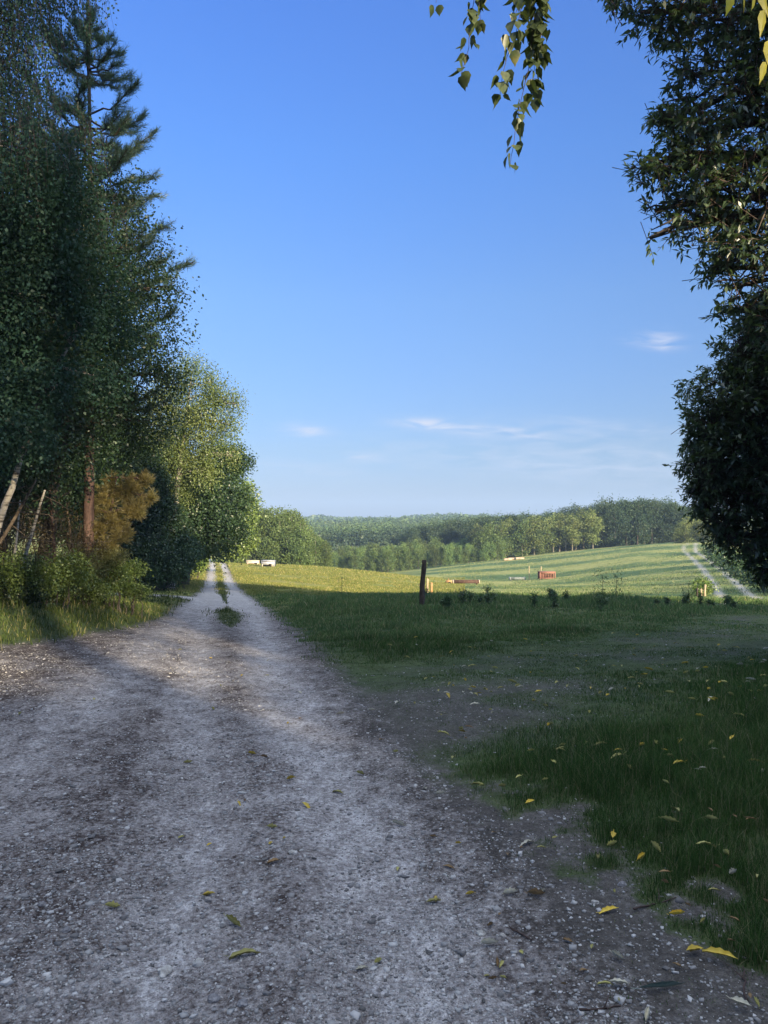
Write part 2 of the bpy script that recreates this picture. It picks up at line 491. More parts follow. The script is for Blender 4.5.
M['birch_bark'] = solid('birch_bark', (.07, .06, .05), (.38, .35, .30), 7, .8, .3, (.6, .6, 3.0), 4, .38, .52)
M['far_bark'] = solid('far_bark', (.12, .11, .08), (.28, .25, .19), 2, .9, 0)
M['dead_bark'] = solid('dead_bark', (.07, .052, .038), (.18, .14, .10), 18, .95, .4)
M['twig'] = solid('twig', (.05, .035, .03), (.09, .06, .05), 20, .8, .1)
M['post_wood'] = solid('post_wood', (.035, .028, .022), (.11, .085, .065), 9, .95, .8, (6, 6, .7))
M['pale_wood'] = solid('pale_wood', (.30, .22, .13), (.55, .43, .28), 8, .9, .4, (4, 4, .7))
M['rust'] = solid('rust', (.24, .11, .08), (.38, .19, .13), 6, .8, .3)
M['rust_orange'] = solid('rust_orange', (.38, .20, .09), (.52, .31, .15), 6, .8, .3)
M['trough_brown'] = solid('trough_brown', (.06, .035, .025), (.12, .07, .05), 6, .8, .3)
M['grey_metal'] = solid('grey_metal', (.10, .12, .11), (.22, .24, .23), 5, .5, .1)
M['white_paint'] = solid('white_paint', (.32, .32, .34), (.50, .50, .52), 3, .6, .05)
M['cream_paint'] = solid('cream_paint', (.55, .45, .33), (.75, .66, .50), 3, .6, .05)
M['pink_wood'] = solid('pink_wood', (.36, .25, .18), (.52, .38, .28), 3, .8, .1)
M['hole_shade'] = solid('hole_shade', (.02, .018, .016), (.04, .03, .03), 3, .9, 0)
M['rubber'] = solid('rubber', (.02, .02, .02), (.04, .04, .04), 6, .8, .1)
M['dry_stalk'] = solid('dry_stalk', (.06, .06, .03), (.12, .11, .06), 10, .9, 0)

# ---- ground material (one recipe for the ground, the road and the track, blended by position)
def ground_material():
    m, nt, o = mat_new('ground_surface')
    tc = N(nt, 'ShaderNodeTexCoord'); P = tc.outputs['Object']
    p = N(nt, 'ShaderNodeBsdfPrincipled')
    p.inputs['Roughness'].default_value = .95; p.inputs['Specular IOR Level'].default_value = .12
    n_big = noise(nt, .9, 5, vec=P)
    n_mid = noise(nt, 6.5, 8, vec=P, scale3=(1, .6, 1), rough=.72)
    n_fine = noise(nt, 38, 6, vec=P, rough=.7)
    n_grit = noise(nt, 150, 3, vec=P, rough=.7)
    vor = N(nt, 'ShaderNodeTexVoronoi'); vor.inputs['Scale'].default_value = 55; nt.links.new(P, vor.inputs['Vector'])
    vor2 = N(nt, 'ShaderNodeTexVoronoi'); vor2.inputs['Scale'].default_value = 22; nt.links.new(P, vor2.inputs['Vector'])
    # road dust / chalk / dark earth
    pale = attr(nt, 'pale')
    pv = mathn(nt, 'ADD', mathn(nt, 'MULTIPLY', pale, .50), mathn(nt, 'MULTIPLY', mathn(nt, 'SUBTRACT', n_mid, .5), 1.7))
    pv = mathn(nt, 'ADD', pv, mathn(nt, 'MULTIPLY', mathn(nt, 'SUBTRACT', n_big, .5), .6))
    pv = mathn(nt, 'ADD', pv, mathn(nt, 'MULTIPLY', mathn(nt, 'SUBTRACT', n_fine, .5), 2.2))
    road = ramp(nt, mathn(nt, 'ADD', pv, .20, True), [(.0, (.052, .040, .036)), (.2, (.115, .096, .088)), (.42, (.235, .212, .20)), (.72, (.38, .355, .34)), (1.0, (.58, .555, .54))])
    grit = ramp(nt, n_grit, [(.32, (.66, .66, .66)), (.5, (1, 1, 1)), (.68, (1.35, 1.35, 1.35))])
    road = mixc(nt, 1.0, road, grit, 'MULTIPLY')
    chip = mathn(nt, 'MULTIPLY', mrange(nt, vor.outputs['Distance'], .30, .16), mrange(nt, vor.outputs['Color'], .62, .75))
    road = mixc(nt, mathn(nt, 'MULTIPLY', chip, .55), road, (.50, .48, .47))
    # grass ground
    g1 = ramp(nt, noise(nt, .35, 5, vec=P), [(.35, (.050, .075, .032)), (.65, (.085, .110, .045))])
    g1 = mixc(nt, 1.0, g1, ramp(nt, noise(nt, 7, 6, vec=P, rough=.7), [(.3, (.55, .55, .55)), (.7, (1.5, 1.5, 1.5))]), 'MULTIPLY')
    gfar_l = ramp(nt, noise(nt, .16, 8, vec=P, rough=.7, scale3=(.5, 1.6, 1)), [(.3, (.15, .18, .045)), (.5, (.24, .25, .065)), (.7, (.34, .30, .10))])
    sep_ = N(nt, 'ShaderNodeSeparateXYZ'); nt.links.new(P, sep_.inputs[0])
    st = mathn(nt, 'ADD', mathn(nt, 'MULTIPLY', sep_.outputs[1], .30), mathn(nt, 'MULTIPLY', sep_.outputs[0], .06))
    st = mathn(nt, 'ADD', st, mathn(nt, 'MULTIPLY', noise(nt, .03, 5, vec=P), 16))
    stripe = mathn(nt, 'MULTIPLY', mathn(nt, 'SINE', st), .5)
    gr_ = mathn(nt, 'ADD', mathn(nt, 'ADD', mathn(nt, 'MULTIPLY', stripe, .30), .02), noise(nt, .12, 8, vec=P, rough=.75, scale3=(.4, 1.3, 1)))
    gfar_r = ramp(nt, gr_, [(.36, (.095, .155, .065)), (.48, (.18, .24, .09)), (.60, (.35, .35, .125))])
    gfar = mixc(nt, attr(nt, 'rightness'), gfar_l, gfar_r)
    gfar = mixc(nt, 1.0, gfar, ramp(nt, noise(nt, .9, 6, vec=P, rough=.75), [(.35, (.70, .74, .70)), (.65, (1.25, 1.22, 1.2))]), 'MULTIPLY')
    grass = mixc(nt, attr(nt, 'farness'), g1, gfar)  # blend starts within the shade, so ground colour carries some lifted distant shade
    # bare compacted soil
    soil = ramp(nt, mathn(nt, 'ADD', mathn(nt, 'MULTIPLY', n_mid, .5), mathn(nt, 'MULTIPLY', n_fine, .5)),
                [(.35, (.050, .046, .040)), (.52, (.11, .10, .09)), (.68, (.21, .20, .185))])
    soil = mixc(nt, 1.0, soil, grit, 'MULTIPLY')
    bn = mathn(nt, 'ADD', attr(nt, 'bare'), mathn(nt, 'MULTIPLY', mathn(nt, 'SUBTRACT', n_fine, .5), .8))
    c = mixc(nt, mrange(nt, bn, .3, .65), grass, soil)
    s = attr(nt, 'road')
    sn = mathn(nt, 'ADD', s, mathn(nt, 'MULTIPLY', mathn(nt, 'SUBTRACT', n_mid, .5), .8))
    sn = mathn(nt, 'ADD', sn, mathn(nt, 'MULTIPLY', mathn(nt, 'SUBTRACT', n_fine, .5), .3))
    road = mixc(nt, mathn(nt, 'MULTIPLY', attr(nt, 'farness'), .6), road, (.60, .56, .51))  # far road lightened in its colour for the more open distant shade
    c = mixc(nt, mrange(nt, sn, -.12, .15), c, road)
    edge = mathn(nt, 'MULTIPLY', mrange(nt, sn, .45, .05), mrange(nt, sn, -.25, -.02))
    c = mixc(nt, mathn(nt, 'MULTIPLY', edge, .55), c, soil)
    cn = mathn(nt, 'ADD', attr(nt, 'centre'), mathn(nt, 'MULTIPLY', mathn(nt, 'SUBTRACT', n_mid, .5), .9))
    c = mixc(nt, mrange(nt, cn, .35, .7), c, (.07, .085, .035))
    wv = mathn(nt, 'ADD', attr(nt, 'wheels'), mathn(nt, 'MULTIPLY', mathn(nt, 'SUBTRACT', n_mid, .5), .5))
    c = mixc(nt, mrange(nt, wv, .15, .8), c, (.46, .43, .33))
    nt.links.new(c, p.inputs['Base Color'])
    hh = mathn(nt, 'ADD', mathn(nt, 'MULTIPLY', n_fine, .6), mathn(nt, 'MULTIPLY', n_grit, .25))
    hh = mathn(nt, 'ADD', hh, mathn(nt, 'MULTIPLY', mrange(nt, vor.outputs['Distance'], .45, .05), .35))
    hh = mathn(nt, 'ADD', hh, mathn(nt, 'MULTIPLY', mathn(nt, 'MULTIPLY', mrange(nt, vor2.outputs['Distance'], .4, .1), mrange(nt, vor2.outputs['Color'], .5, .7)), .5))
    b = N(nt, 'ShaderNodeBump'); b.inputs['Strength'].default_value = .8; b.inputs['Distance'].default_value = .03
    nt.links.new(hh, b.inputs['Height']); nt.links.new(b.outputs[0], p.inputs['Normal'])
    nt.links.new(p.outputs[0], o.inputs[0])
    return m
M['ground'] = ground_material()

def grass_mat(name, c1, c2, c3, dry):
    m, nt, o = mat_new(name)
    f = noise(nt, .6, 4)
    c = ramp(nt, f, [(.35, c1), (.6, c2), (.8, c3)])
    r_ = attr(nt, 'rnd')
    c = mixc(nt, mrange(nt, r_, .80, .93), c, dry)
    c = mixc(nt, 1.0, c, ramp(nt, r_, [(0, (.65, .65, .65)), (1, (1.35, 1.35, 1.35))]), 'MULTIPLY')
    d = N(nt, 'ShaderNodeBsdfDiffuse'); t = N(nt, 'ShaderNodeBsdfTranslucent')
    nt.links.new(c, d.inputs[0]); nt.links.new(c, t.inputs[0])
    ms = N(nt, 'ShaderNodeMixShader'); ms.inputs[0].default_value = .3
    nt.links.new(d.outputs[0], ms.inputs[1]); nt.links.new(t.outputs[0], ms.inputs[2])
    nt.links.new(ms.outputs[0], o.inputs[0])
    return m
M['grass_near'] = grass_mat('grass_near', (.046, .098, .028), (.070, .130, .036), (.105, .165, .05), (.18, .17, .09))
M['grass_mid'] = grass_mat('grass_mid', (.095, .165, .060), (.13, .205, .070), (.18, .24, .08), (.24, .22, .11))  # lighter than the near grass; brighter distant shade put into the colour
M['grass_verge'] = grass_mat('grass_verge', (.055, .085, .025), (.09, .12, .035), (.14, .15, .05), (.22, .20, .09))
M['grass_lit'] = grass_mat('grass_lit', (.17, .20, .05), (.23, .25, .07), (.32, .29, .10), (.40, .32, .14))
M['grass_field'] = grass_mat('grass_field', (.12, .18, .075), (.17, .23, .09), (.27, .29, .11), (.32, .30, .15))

# ------------------------------------------------------------------ ground sheet: ground, gravel_road, farm_track
rad = np.concatenate([[.05, .4, .8, 1.2, 1.6], np.exp(np.arange(math.log(1.9), math.log(14), .0085)),
                      np.exp(np.arange(math.log(14.02), math.log(260), .014)), np.exp(np.arange(math.log(262), math.log(6000), .05))])
ang = np.concatenate([np.arange(-38, 38, .26), np.arange(38, 80, .8), np.arange(80, 280, 4.0), np.arange(280, 322, .8)])
th = np.radians(ang)
RR, TT = np.meshgrid(rad, th, indexing='ij')
GX = RR * np.sin(TT); GY = RR * np.cos(TT)
GZ = H(GX.ravel(), GY.ravel())
gs = masks(GX.ravel(), GY.ravel())
nr_, na_ = RR.shape
ii, jj = np.meshgrid(np.arange(nr_ - 1), np.arange(na_), indexing='ij')
j2 = (jj + 1) % na_
F = np.stack([ii * na_ + jj, ii * na_ + j2, (ii + 1) * na_ + j2, (ii + 1) * na_ + jj], -1).reshape(-1, 4)
F = F[:, ::-1]
V = np.stack([GX.ravel(), GY.ravel(), GZ], -1)
rr = RR.ravel()
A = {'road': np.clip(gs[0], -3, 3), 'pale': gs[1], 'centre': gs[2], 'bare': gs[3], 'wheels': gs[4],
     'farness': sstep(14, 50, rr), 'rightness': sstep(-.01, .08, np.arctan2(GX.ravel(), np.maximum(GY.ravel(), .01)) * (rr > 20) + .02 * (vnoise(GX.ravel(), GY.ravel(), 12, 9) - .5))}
fs = gs[0][F].mean(1) > -.05
ft = (gs[5][F].mean(1) > 0) & (GY.ravel()[F].mean(1) > 24) & ~fs
def sub(name, mask, kind_label):
    f = F[mask]; used = np.unique(f); idx = np.full(len(V), -1); idx[used] = np.arange(len(used))
    o = link(name, mesh_np(name, V[used], idx[f], M['ground'], True, {k: v[used] for k, v in A.items()}))
    tag(o, kind_label, None, None, 'structure')
    return o
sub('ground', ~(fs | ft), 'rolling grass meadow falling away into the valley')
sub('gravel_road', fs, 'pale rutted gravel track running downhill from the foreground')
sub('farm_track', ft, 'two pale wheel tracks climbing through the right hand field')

# ------------------------------------------------------------------ grass
def blades(name, n, r0, r1, a0, a1, hfun, wmin, wk, mat, label, dens=None, pw=1.0, seg=2, lean=.45, seed=1):
    r = np.random.default_rng(seed)
    rad_ = np.exp(r.uniform(math.log(r0), math.log(r1), n)) if pw == 1 else (r.uniform(r0 ** pw, r1 ** pw, n)) ** (1 / pw)
    a = np.radians(r.uniform(a0, a1, n))
    x = rad_ * np.sin(a); y = rad_ * np.cos(a)
    d = dens(x, y) if dens is not None else cover(x, y)
    k = r.random(n) < d
    x, y, rad_ = x[k], y[k], rad_[k]
    n = len(x); z = H(x, y)
    h = hfun(x, y) * r.uniform(.45, 1.25, n)
    w = np.maximum(wmin, rad_ * wk) * r.uniform(.7, 1.3, n)
    fa = r.uniform(0, 2 * np.pi, n); la = r.uniform(0, 2 * np.pi, n); ll = np.abs(r.normal(0, lean, n)) * h
    fx, fy = np.cos(fa) * w / 2, np.sin(fa) * w / 2
    B = np.stack([x, y, z - .01], -1)
    pts = []
    for t, wf in ((0, 1), (.55, .8), (1, .12)):
        c = B + np.stack([np.cos(la) * ll * t * t, np.sin(la) * ll * t * t, h * t * (1 - .15 * t)], -1)
        o = np.stack([fx * wf, fy * wf, np.zeros(n)], -1)
        pts += [c - o, c + o]
    Vb = np.stack(pts, 1).reshape(-1, 3)
    b = np.arange(n)[:, None] * 6
    Fb = np.concatenate([b + [0, 1, 3, 2], b + [2, 3, 5, 4]])
    rnd = np.repeat(r.random(n), 6)
    o = link(name, mesh_np(name, Vb, Fb, mat, False, {'rnd': rnd}))
    return tag(o, label, None, None, 'stuff')
def h_near(x, y):
    s, pale, centre, bare, wheels, track, dt = masks(x, y)
    h = .028 + .075 * sstep(.35, .75, vnoise(x, y, 1.1, 31)) * sstep(0, 1, -s) + .05 * vnoise(x, y, .3, 32)
    lush = sstep(.2, .9, x - .3) * sstep(3.6, 4.4, y) * (1 - sstep(6.5, 9, y - .45 * x))
    h = h + .10 * lush
    dpath, _ = seg_dist(x, y, PATH)
    h = h * (1 - .55 * (1 - sstep(1.5, 3.2, dpath)) * (y > 6))
    h *= 1 - .85 * np.minimum(1, bare * 1.5)
    h = np.maximum(h, .02) * (.55 + .9 * vnoise(x, y, .16, 35))
    h = h + .18 * sstep(19, 26, y) * (x > -3) * sstep(.3, .7, vnoise(x, y, 2.2, 33)) * (1 - .5 * sstep(28, 36, y))
    h = np.where(centre > .2, np.minimum(h, .06), h)
    h = np.where((x < -5) & (y < 33), h + .07, h)
    return h
right_only = lambda x, y: cover(x, y) * (x > np.interp(y, RY, RX) - .6)
left_only = lambda x, y: cover(x, y) * (x < np.interp(y, LY, LX) + .3)
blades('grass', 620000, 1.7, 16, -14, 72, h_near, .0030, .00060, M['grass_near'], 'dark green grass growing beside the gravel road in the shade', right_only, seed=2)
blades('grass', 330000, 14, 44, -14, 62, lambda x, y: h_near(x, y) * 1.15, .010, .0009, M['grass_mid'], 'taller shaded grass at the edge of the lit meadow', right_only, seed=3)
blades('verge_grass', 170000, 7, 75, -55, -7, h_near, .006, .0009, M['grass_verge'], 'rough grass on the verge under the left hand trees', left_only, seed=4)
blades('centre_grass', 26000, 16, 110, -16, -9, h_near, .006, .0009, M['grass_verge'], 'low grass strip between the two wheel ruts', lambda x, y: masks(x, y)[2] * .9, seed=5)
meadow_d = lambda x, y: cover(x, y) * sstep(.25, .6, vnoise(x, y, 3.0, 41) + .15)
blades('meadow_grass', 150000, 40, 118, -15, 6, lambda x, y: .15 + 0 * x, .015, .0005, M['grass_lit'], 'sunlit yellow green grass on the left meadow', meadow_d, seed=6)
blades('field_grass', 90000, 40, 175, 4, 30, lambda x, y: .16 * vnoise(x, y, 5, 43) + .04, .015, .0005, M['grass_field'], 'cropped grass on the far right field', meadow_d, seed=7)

# ------------------------------------------------------------------ gravel
def gravel():
    r = np.random.default_rng(9)
    n = 170000
    rad_ = np.exp(r.uniform(math.log(2.1), math.log(20), n)); a = np.radians(r.uniform(-33, 30, n))
    x = rad_ * np.sin(a); y = rad_ * np.cos(a)
    s, pale, centre, bare, *_ = masks(x, y)
    d = np.where(s > -.05, .5 + .5 * sstep(.45, .7, vnoise(x, y, .6, 51)), .0)
    d = d * (1 - .35 * sstep(.8, 0, s))
    d = d * (1 - .35 * pale)
    d = np.maximum(d, bare * .22)
    k = r.random(n) < d
    x, y, rad_ = x[k], y[k], rad_[k]; n = len(x)
    sz = np.exp(r.normal(math.log(.0034), .50, n)) * (1 + rad_ * .04)
    sz = np.clip(sz, .002, .02)
    z = H(x, y) + sz * .05
    c = np.array([(-1, -1, -1), (1, -1, -1), (1, 1, -1), (-1, 1, -1), (-1, -1, 1), (1, -1, 1), (1, 1, 1), (-1, 1, 1)]) * .62
    V_ = c[None] + r.normal(size=(n, 8, 3)) * .22
    V_ *= (sz[:, None, None] * np.stack([r.uniform(.8, 1.5, n), r.uniform(.7, 1.2, n), r.uniform(.4, .8, n)], -1)[:, None])
    t = r.uniform(0, 6.28, n); ct, st_ = np.cos(t)[:, None], np.sin(t)[:, None]
    V2 = np.stack([V_[..., 0] * ct - V_[..., 1] * st_, V_[..., 0] * st_ + V_[..., 1] * ct, V_[..., 2]], -1) + np.stack([x, y, z], -1)[:, None]
    f = np.array([(0, 3, 2, 1), (4, 5, 6, 7), (0, 1, 5, 4), (1, 2, 6, 5), (2, 3, 7, 6), (3, 0, 4, 7)])
    Fg = (np.arange(n)[:, None, None] * 8 + f[None]).reshape(-1, 4)
    rnd = np.repeat(r.random(n), 8)
    m, nt, o = mat_new('gravel_stone')
    p = N(nt, 'ShaderNodeBsdfPrincipled'); p.inputs['Roughness'].default_value = .9; p.inputs['Specular IOR Level'].default_value = .2
    nt.links.new(ramp(nt, attr(nt, 'rnd'), [(0, (.12, .115, .11)), (.45, (.27, .26, .25)), (.8, (.42, .41, .39)), (.95, (.58, .56, .53))]), p.inputs['Base Color'])
    nt.links.new(p.outputs[0], o.inputs[0])
    tag(link('gravel', mesh_np('gravel', V2.reshape(-1, 3), Fg, m, False, {'rnd': rnd})), 'loose pale and grey stone chips strewn over the road', None, None, 'stuff')
gravel()

# ------------------------------------------------------------------ foliage builders
def rot_basis(r, n, up=.6):
    """random leaf frames: axis a (length), b (width), c (normal)"""
    nrm = r.normal(size=(n, 3)); nrm[:, 2] = np.abs(nrm[:, 2]) * (1 + up); nrm /= np.linalg.norm(nrm, axis=1)[:, None]
    a = r.normal(size=(n, 3)); a -= (a * nrm).sum(1)[:, None] * nrm; a /= np.linalg.norm(a, axis=1)[:, None] + 1e-9
    return a, np.cross(nrm, a), nrm
def leaf_quads(P, a, b, c, L, W, fold=.25):
    n = len(P)
    L = L[:, None]; W = W[:, None]
    V0 = P; V1 = P + a * L * .42 + b * W * .5 + c * W * fold; V2 = P + a * L; V3 = P + a * L * .42 - b * W * .5 + c * W * fold
    Vq = np.stack([V0, V1, V2, V3], 1).reshape(-1, 3)
    return Vq, np.arange(n * 4).reshape(-1, 4)
def shell_points(r, blobs, n, inner=.35, gap=.35, gscale=1.6, seed=0, rough=.22):
    B = np.array([b[:3] for b in blobs]); S = np.array([(b[3:6] if len(b) >= 6 else (b[3],) * 3) for b in blobs], float)
    w = (S.prod(1)) ** .72; w /= w.sum()
    k = r.choice(len(B), n, p=w)
    d = r.normal(size=(n, 3)); d /= np.linalg.norm(d, axis=1)[:, None]
    rr_ = r.uniform(inner ** 2.2, 1, n) ** (1 / 2.2)
    lump = 1 + rough * n3(B[k] * 3 + d * 2.0, 2.2, seed + 3)
    P = B[k] + d * S[k] * (rr_ * lump)[:, None]
    g = n3(P, gscale, seed + 5)
    keep = g > -1.2 + gap * 2 * r.random(n) - .1
    return P[keep], (P[keep] - B[k][keep]) / S[k][keep]
def crown(name, blobs, n_cl, per, L, W, mat, sig=.25, droop=.3, inner=.35, gap=.35, gscale=1.6, seed=0, fold=.25, parent=None, rough=.22, flat=.6):
    r = np.random.default_rng(seed)
    P, D = shell_points(r, blobs, n_cl, inner, gap, gscale, seed, rough)
    n = len(P)
    PP = (P[:, None] + r.normal(size=(n, per, 3)) * sig * np.array([1, 1, flat])).reshape(-1, 3)
    m = len(PP)
    a, b, c = rot_basis(r, m)
    out = np.repeat(D, per, 0)
    a = a + out * .5 + np.array([0, 0, -1.]) * droop; a /= np.linalg.norm(a, axis=1)[:, None]
    b = np.cross(c, a); b /= np.linalg.norm(b, axis=1)[:, None] + 1e-9; c = np.cross(a, b)
    Ls = L * r.uniform(.65, 1.25, m); Ws = W * r.uniform(.7, 1.2, m)
    Vq, Fq = leaf_quads(PP, a, b, c, Ls, Ws, fold)
    return link(name, mesh_np(name, Vq, Fq, mat), parent), P
def weeping(name, blobs, n_str, mat, L, W, slen=(.7, 2.0), step=.055, seed=0, parent=None, twig_parent=None, gap=.3, gscale=1.4):
    """hanging strands of small leaves with their thin twigs"""
    r = np.random.default_rng(seed)
    P, D = shell_points(r, blobs, n_str, .4, gap, gscale, seed, .3)
    LV = []; T = MB()
    for i, p in enumerate(P):
        ln = r.uniform(*slen); k = max(4, int(ln / step))
        out = D[i] * np.array([1, 1, 0]); t = np.linspace(0, 1, k)[:, None]
        path = p + out * .35 * np.sqrt(t) * ln + np.array([0, 0, -1]) * t ** 1.25 * ln + r.normal(size=3) * .06 * t
        LV.append(path + r.normal(size=path.shape) * .045)
        T.tube(path[::max(1, k // 3)], .0022 * (1 if L < .1 else 2), 3)
    PP = np.concatenate(LV); m = len(PP)
    a, b, c = rot_basis(r, m, 0)
    a = a * .7 + np.array([0, 0, -1.]); a /= np.linalg.norm(a, axis=1)[:, None]
    b = np.cross(c, a); b /= np.linalg.norm(b, axis=1)[:, None] + 1e-9; c = np.cross(a, b)
    Vq, Fq = leaf_quads(PP, a, b, c, L * r.uniform(.6, 1.2, m), W * r.uniform(.7, 1.2, m), .15)
    o = link(name, mesh_np(name, Vq, Fq, mat), parent)
    if twig_parent is not None: T.build('twigs', M['twig'], twig_parent)
    return o
def needles(name, tufts, dirs, per, L, W, mat, parent, seed=0):
    r = np.random.default_rng(seed)
    n = len(tufts); m = n * per
    P = np.repeat(tufts, per, 0); D = np.repeat(dirs, per, 0)
    a = D * 1.0 + r.normal(size=(m, 3)) * .55; a /= np.linalg.norm(a, axis=1)[:, None]
    P = P - D * r.uniform(0, L * 1.2, m)[:, None]
    b = np.cross(a, r.normal(size=(m, 3))); b /= np.linalg.norm(b, axis=1)[:, None] + 1e-9
    c = np.cross(a, b)
    Vq, Fq = leaf_quads(P, a, b, c, L * r.uniform(.7, 1.2, m), np.full(m, W), 0)
    return link(name, mesh_np(name, Vq, Fq, mat), parent)
def pxblobs(lst):
    out = []
    for b in lst:
        u, v, d, rp = b[:4]; p = at(u, v, d); rw = rp / FPX * d
        ry = b[4] if len(b) > 4 else rw * 1.05
        out.append((*p, rw, ry, rw))
    return out
def rel(blobs, o):
    return [(b[0] - o[0], b[1] - o[1], b[2] - o[2], *b[3:]) for b in blobs]
def limbs(mb, trunk_pts, blobs, r0, seed=0, k=5):
    """one limb from the trunk to each blob, with a few side twigs"""
    r = np.random.default_rng(seed)
    tp = np.asarray(trunk_pts)
    for b in blobs:
        c = np.array(b[:3]); below = tp[tp[:, 2] < c[2] + .2]
        if len(below) == 0: below = tp[:1]
        s = below[np.argmin(np.linalg.norm(below - c, axis=1) + .2 * np.abs(below[:, 2] - c[2] + 1.0))]
        L = np.linalg.norm(c - s)
        rr0 = min(r0, .022 * L + .015)
        main = jag(s, c, 7, .035, .06, int(r.integers(1e6)))
        mb.tube(main, np.linspace(rr0, rr0 * .3, 7), k)
        for q in range(4):
            e = c + r.normal(size=3) * np.array(b[3:6] if len(b) >= 6 else (b[3],) * 3) * .38
            mb.tube(jag(main[int(r.integers(3, 6))], e, 5, .06, .05, int(r.integers(1e6))), np.linspace(rr0 * .35, rr0 * .08, 5), 4)

def tree_from_blobs(name, base, trunk_px, blobs, bark, r0, label, cat, crown_fn, group=None, limb_r=.06, seed=0):
    t = thing(name, base, label, cat, group)
    tp = np.asarray(trunk_px) - base
    b = rel(blobs, base)
    mb = MB()
    # densify the trunk polyline
    s = np.linspace(0, 1, 16); k0 = np.linspace(0, 1, len(tp))
    dense = np.stack([np.interp(s, k0, tp[:, i]) for i in range(3)], -1)
    dense += np.random.default_rng(seed).normal(size=dense.shape) * .02 * r0 * 6 * np.sin(s * np.pi)[:, None]
    mb.tube(dense, r0 * (1 - .82 * s) * (1 + .5 * np.exp(-s * 14)), 9)
    mb.build('trunk', bark, t, True)
    lb = MB(); limbs(lb, dense[3:], b, limb_r, seed)
    lb.build('branches', bark, t, True)
    crown_fn(t, b)
    return t

# ------------------------------------------------------------------ near trees on the left
# weeping birch at the left edge, one stem arching to the right
bA = pxblobs([(20, 50, 11, 62), (-35, 0, 11.5, 80), (45, -45, 11, 62), (5, 140, 10.6, 70), (55, 120, 11.5, 40), (-50, 120, 11.5, 80), (30, 215, 11, 75),
              (75, 205, 12, 42), (15, 290, 11.2, 70), (-50, 250, 12, 90), (85, 280, 12, 45), (20, 370, 11.8, 55), (112, 330, 12.8, 30), (0, 420, 11, 50),
              (-60, 400, 12, 90), (0, -130, 11.5, 80), (58, 385, 11.1, 26), (82, 325, 11.3, 24), (30, 440, 11.0, 22), (100, 380, 11.8, 26)])
baseA = ground_at(-25, 11.6)
trA = [baseA] + [at(*q) for q in [(-14, 570, 11.6), (2, 512, 11.6), (12, 488, 11.6), (25, 445, 11.7), (46, 386, 11.8), (70, 342, 12.0), (88, 316, 12.2), (108, 290, 12.4), (130, 270, 12.6)]]
hiA = [q for q in bA if q[2] > EYE + 4.4]; bA = [q for q in bA if q[2] <= EYE + 4.4]
def crA(t, b):
    crown('crown', b, 8200, 10, .060, .045, M['birch_leaf'], .12, .7, .3, .55, 1.1, 3, parent=t, flat=.9)
tree_from_blobs('birch_tree', baseA, trA, bA, M['birch_bark'], .062, 'tall shaded weeping birch at the left edge, its pale stem arching right', 'tree', crA, seed=1)
# second, upright stem to carry the high crown
baseA2 = ground_at(-70, 12.4)
bA2 = pxblobs([(-70, 330, 12.6, 80), (-80, 200, 12.6, 90), (-60, 60, 12.6, 80), (-50, -60, 12.6, 80), (-110, 0, 13, 90), (10, -200, 12.6, 80), (-60, -220, 12.6, 90), (-120, 260, 13, 90)]) + hiA
tree_from_blobs('birch_tree', baseA2, [baseA2, at(-60, 400, 12.5), at(-52, 200, 12.5), at(-45, 0, 12.5), at(-30, -220, 12.5)], bA2, M['birch_bark'], .15,
                'upright birch just outside the left edge behind the arching one', 'tree',
                lambda t, b: weeping('crown', b, 12500, M['birch_leaf'], .047, .037, (.2, .85), .042, 5, t, t, .3, 1.5), seed=2)

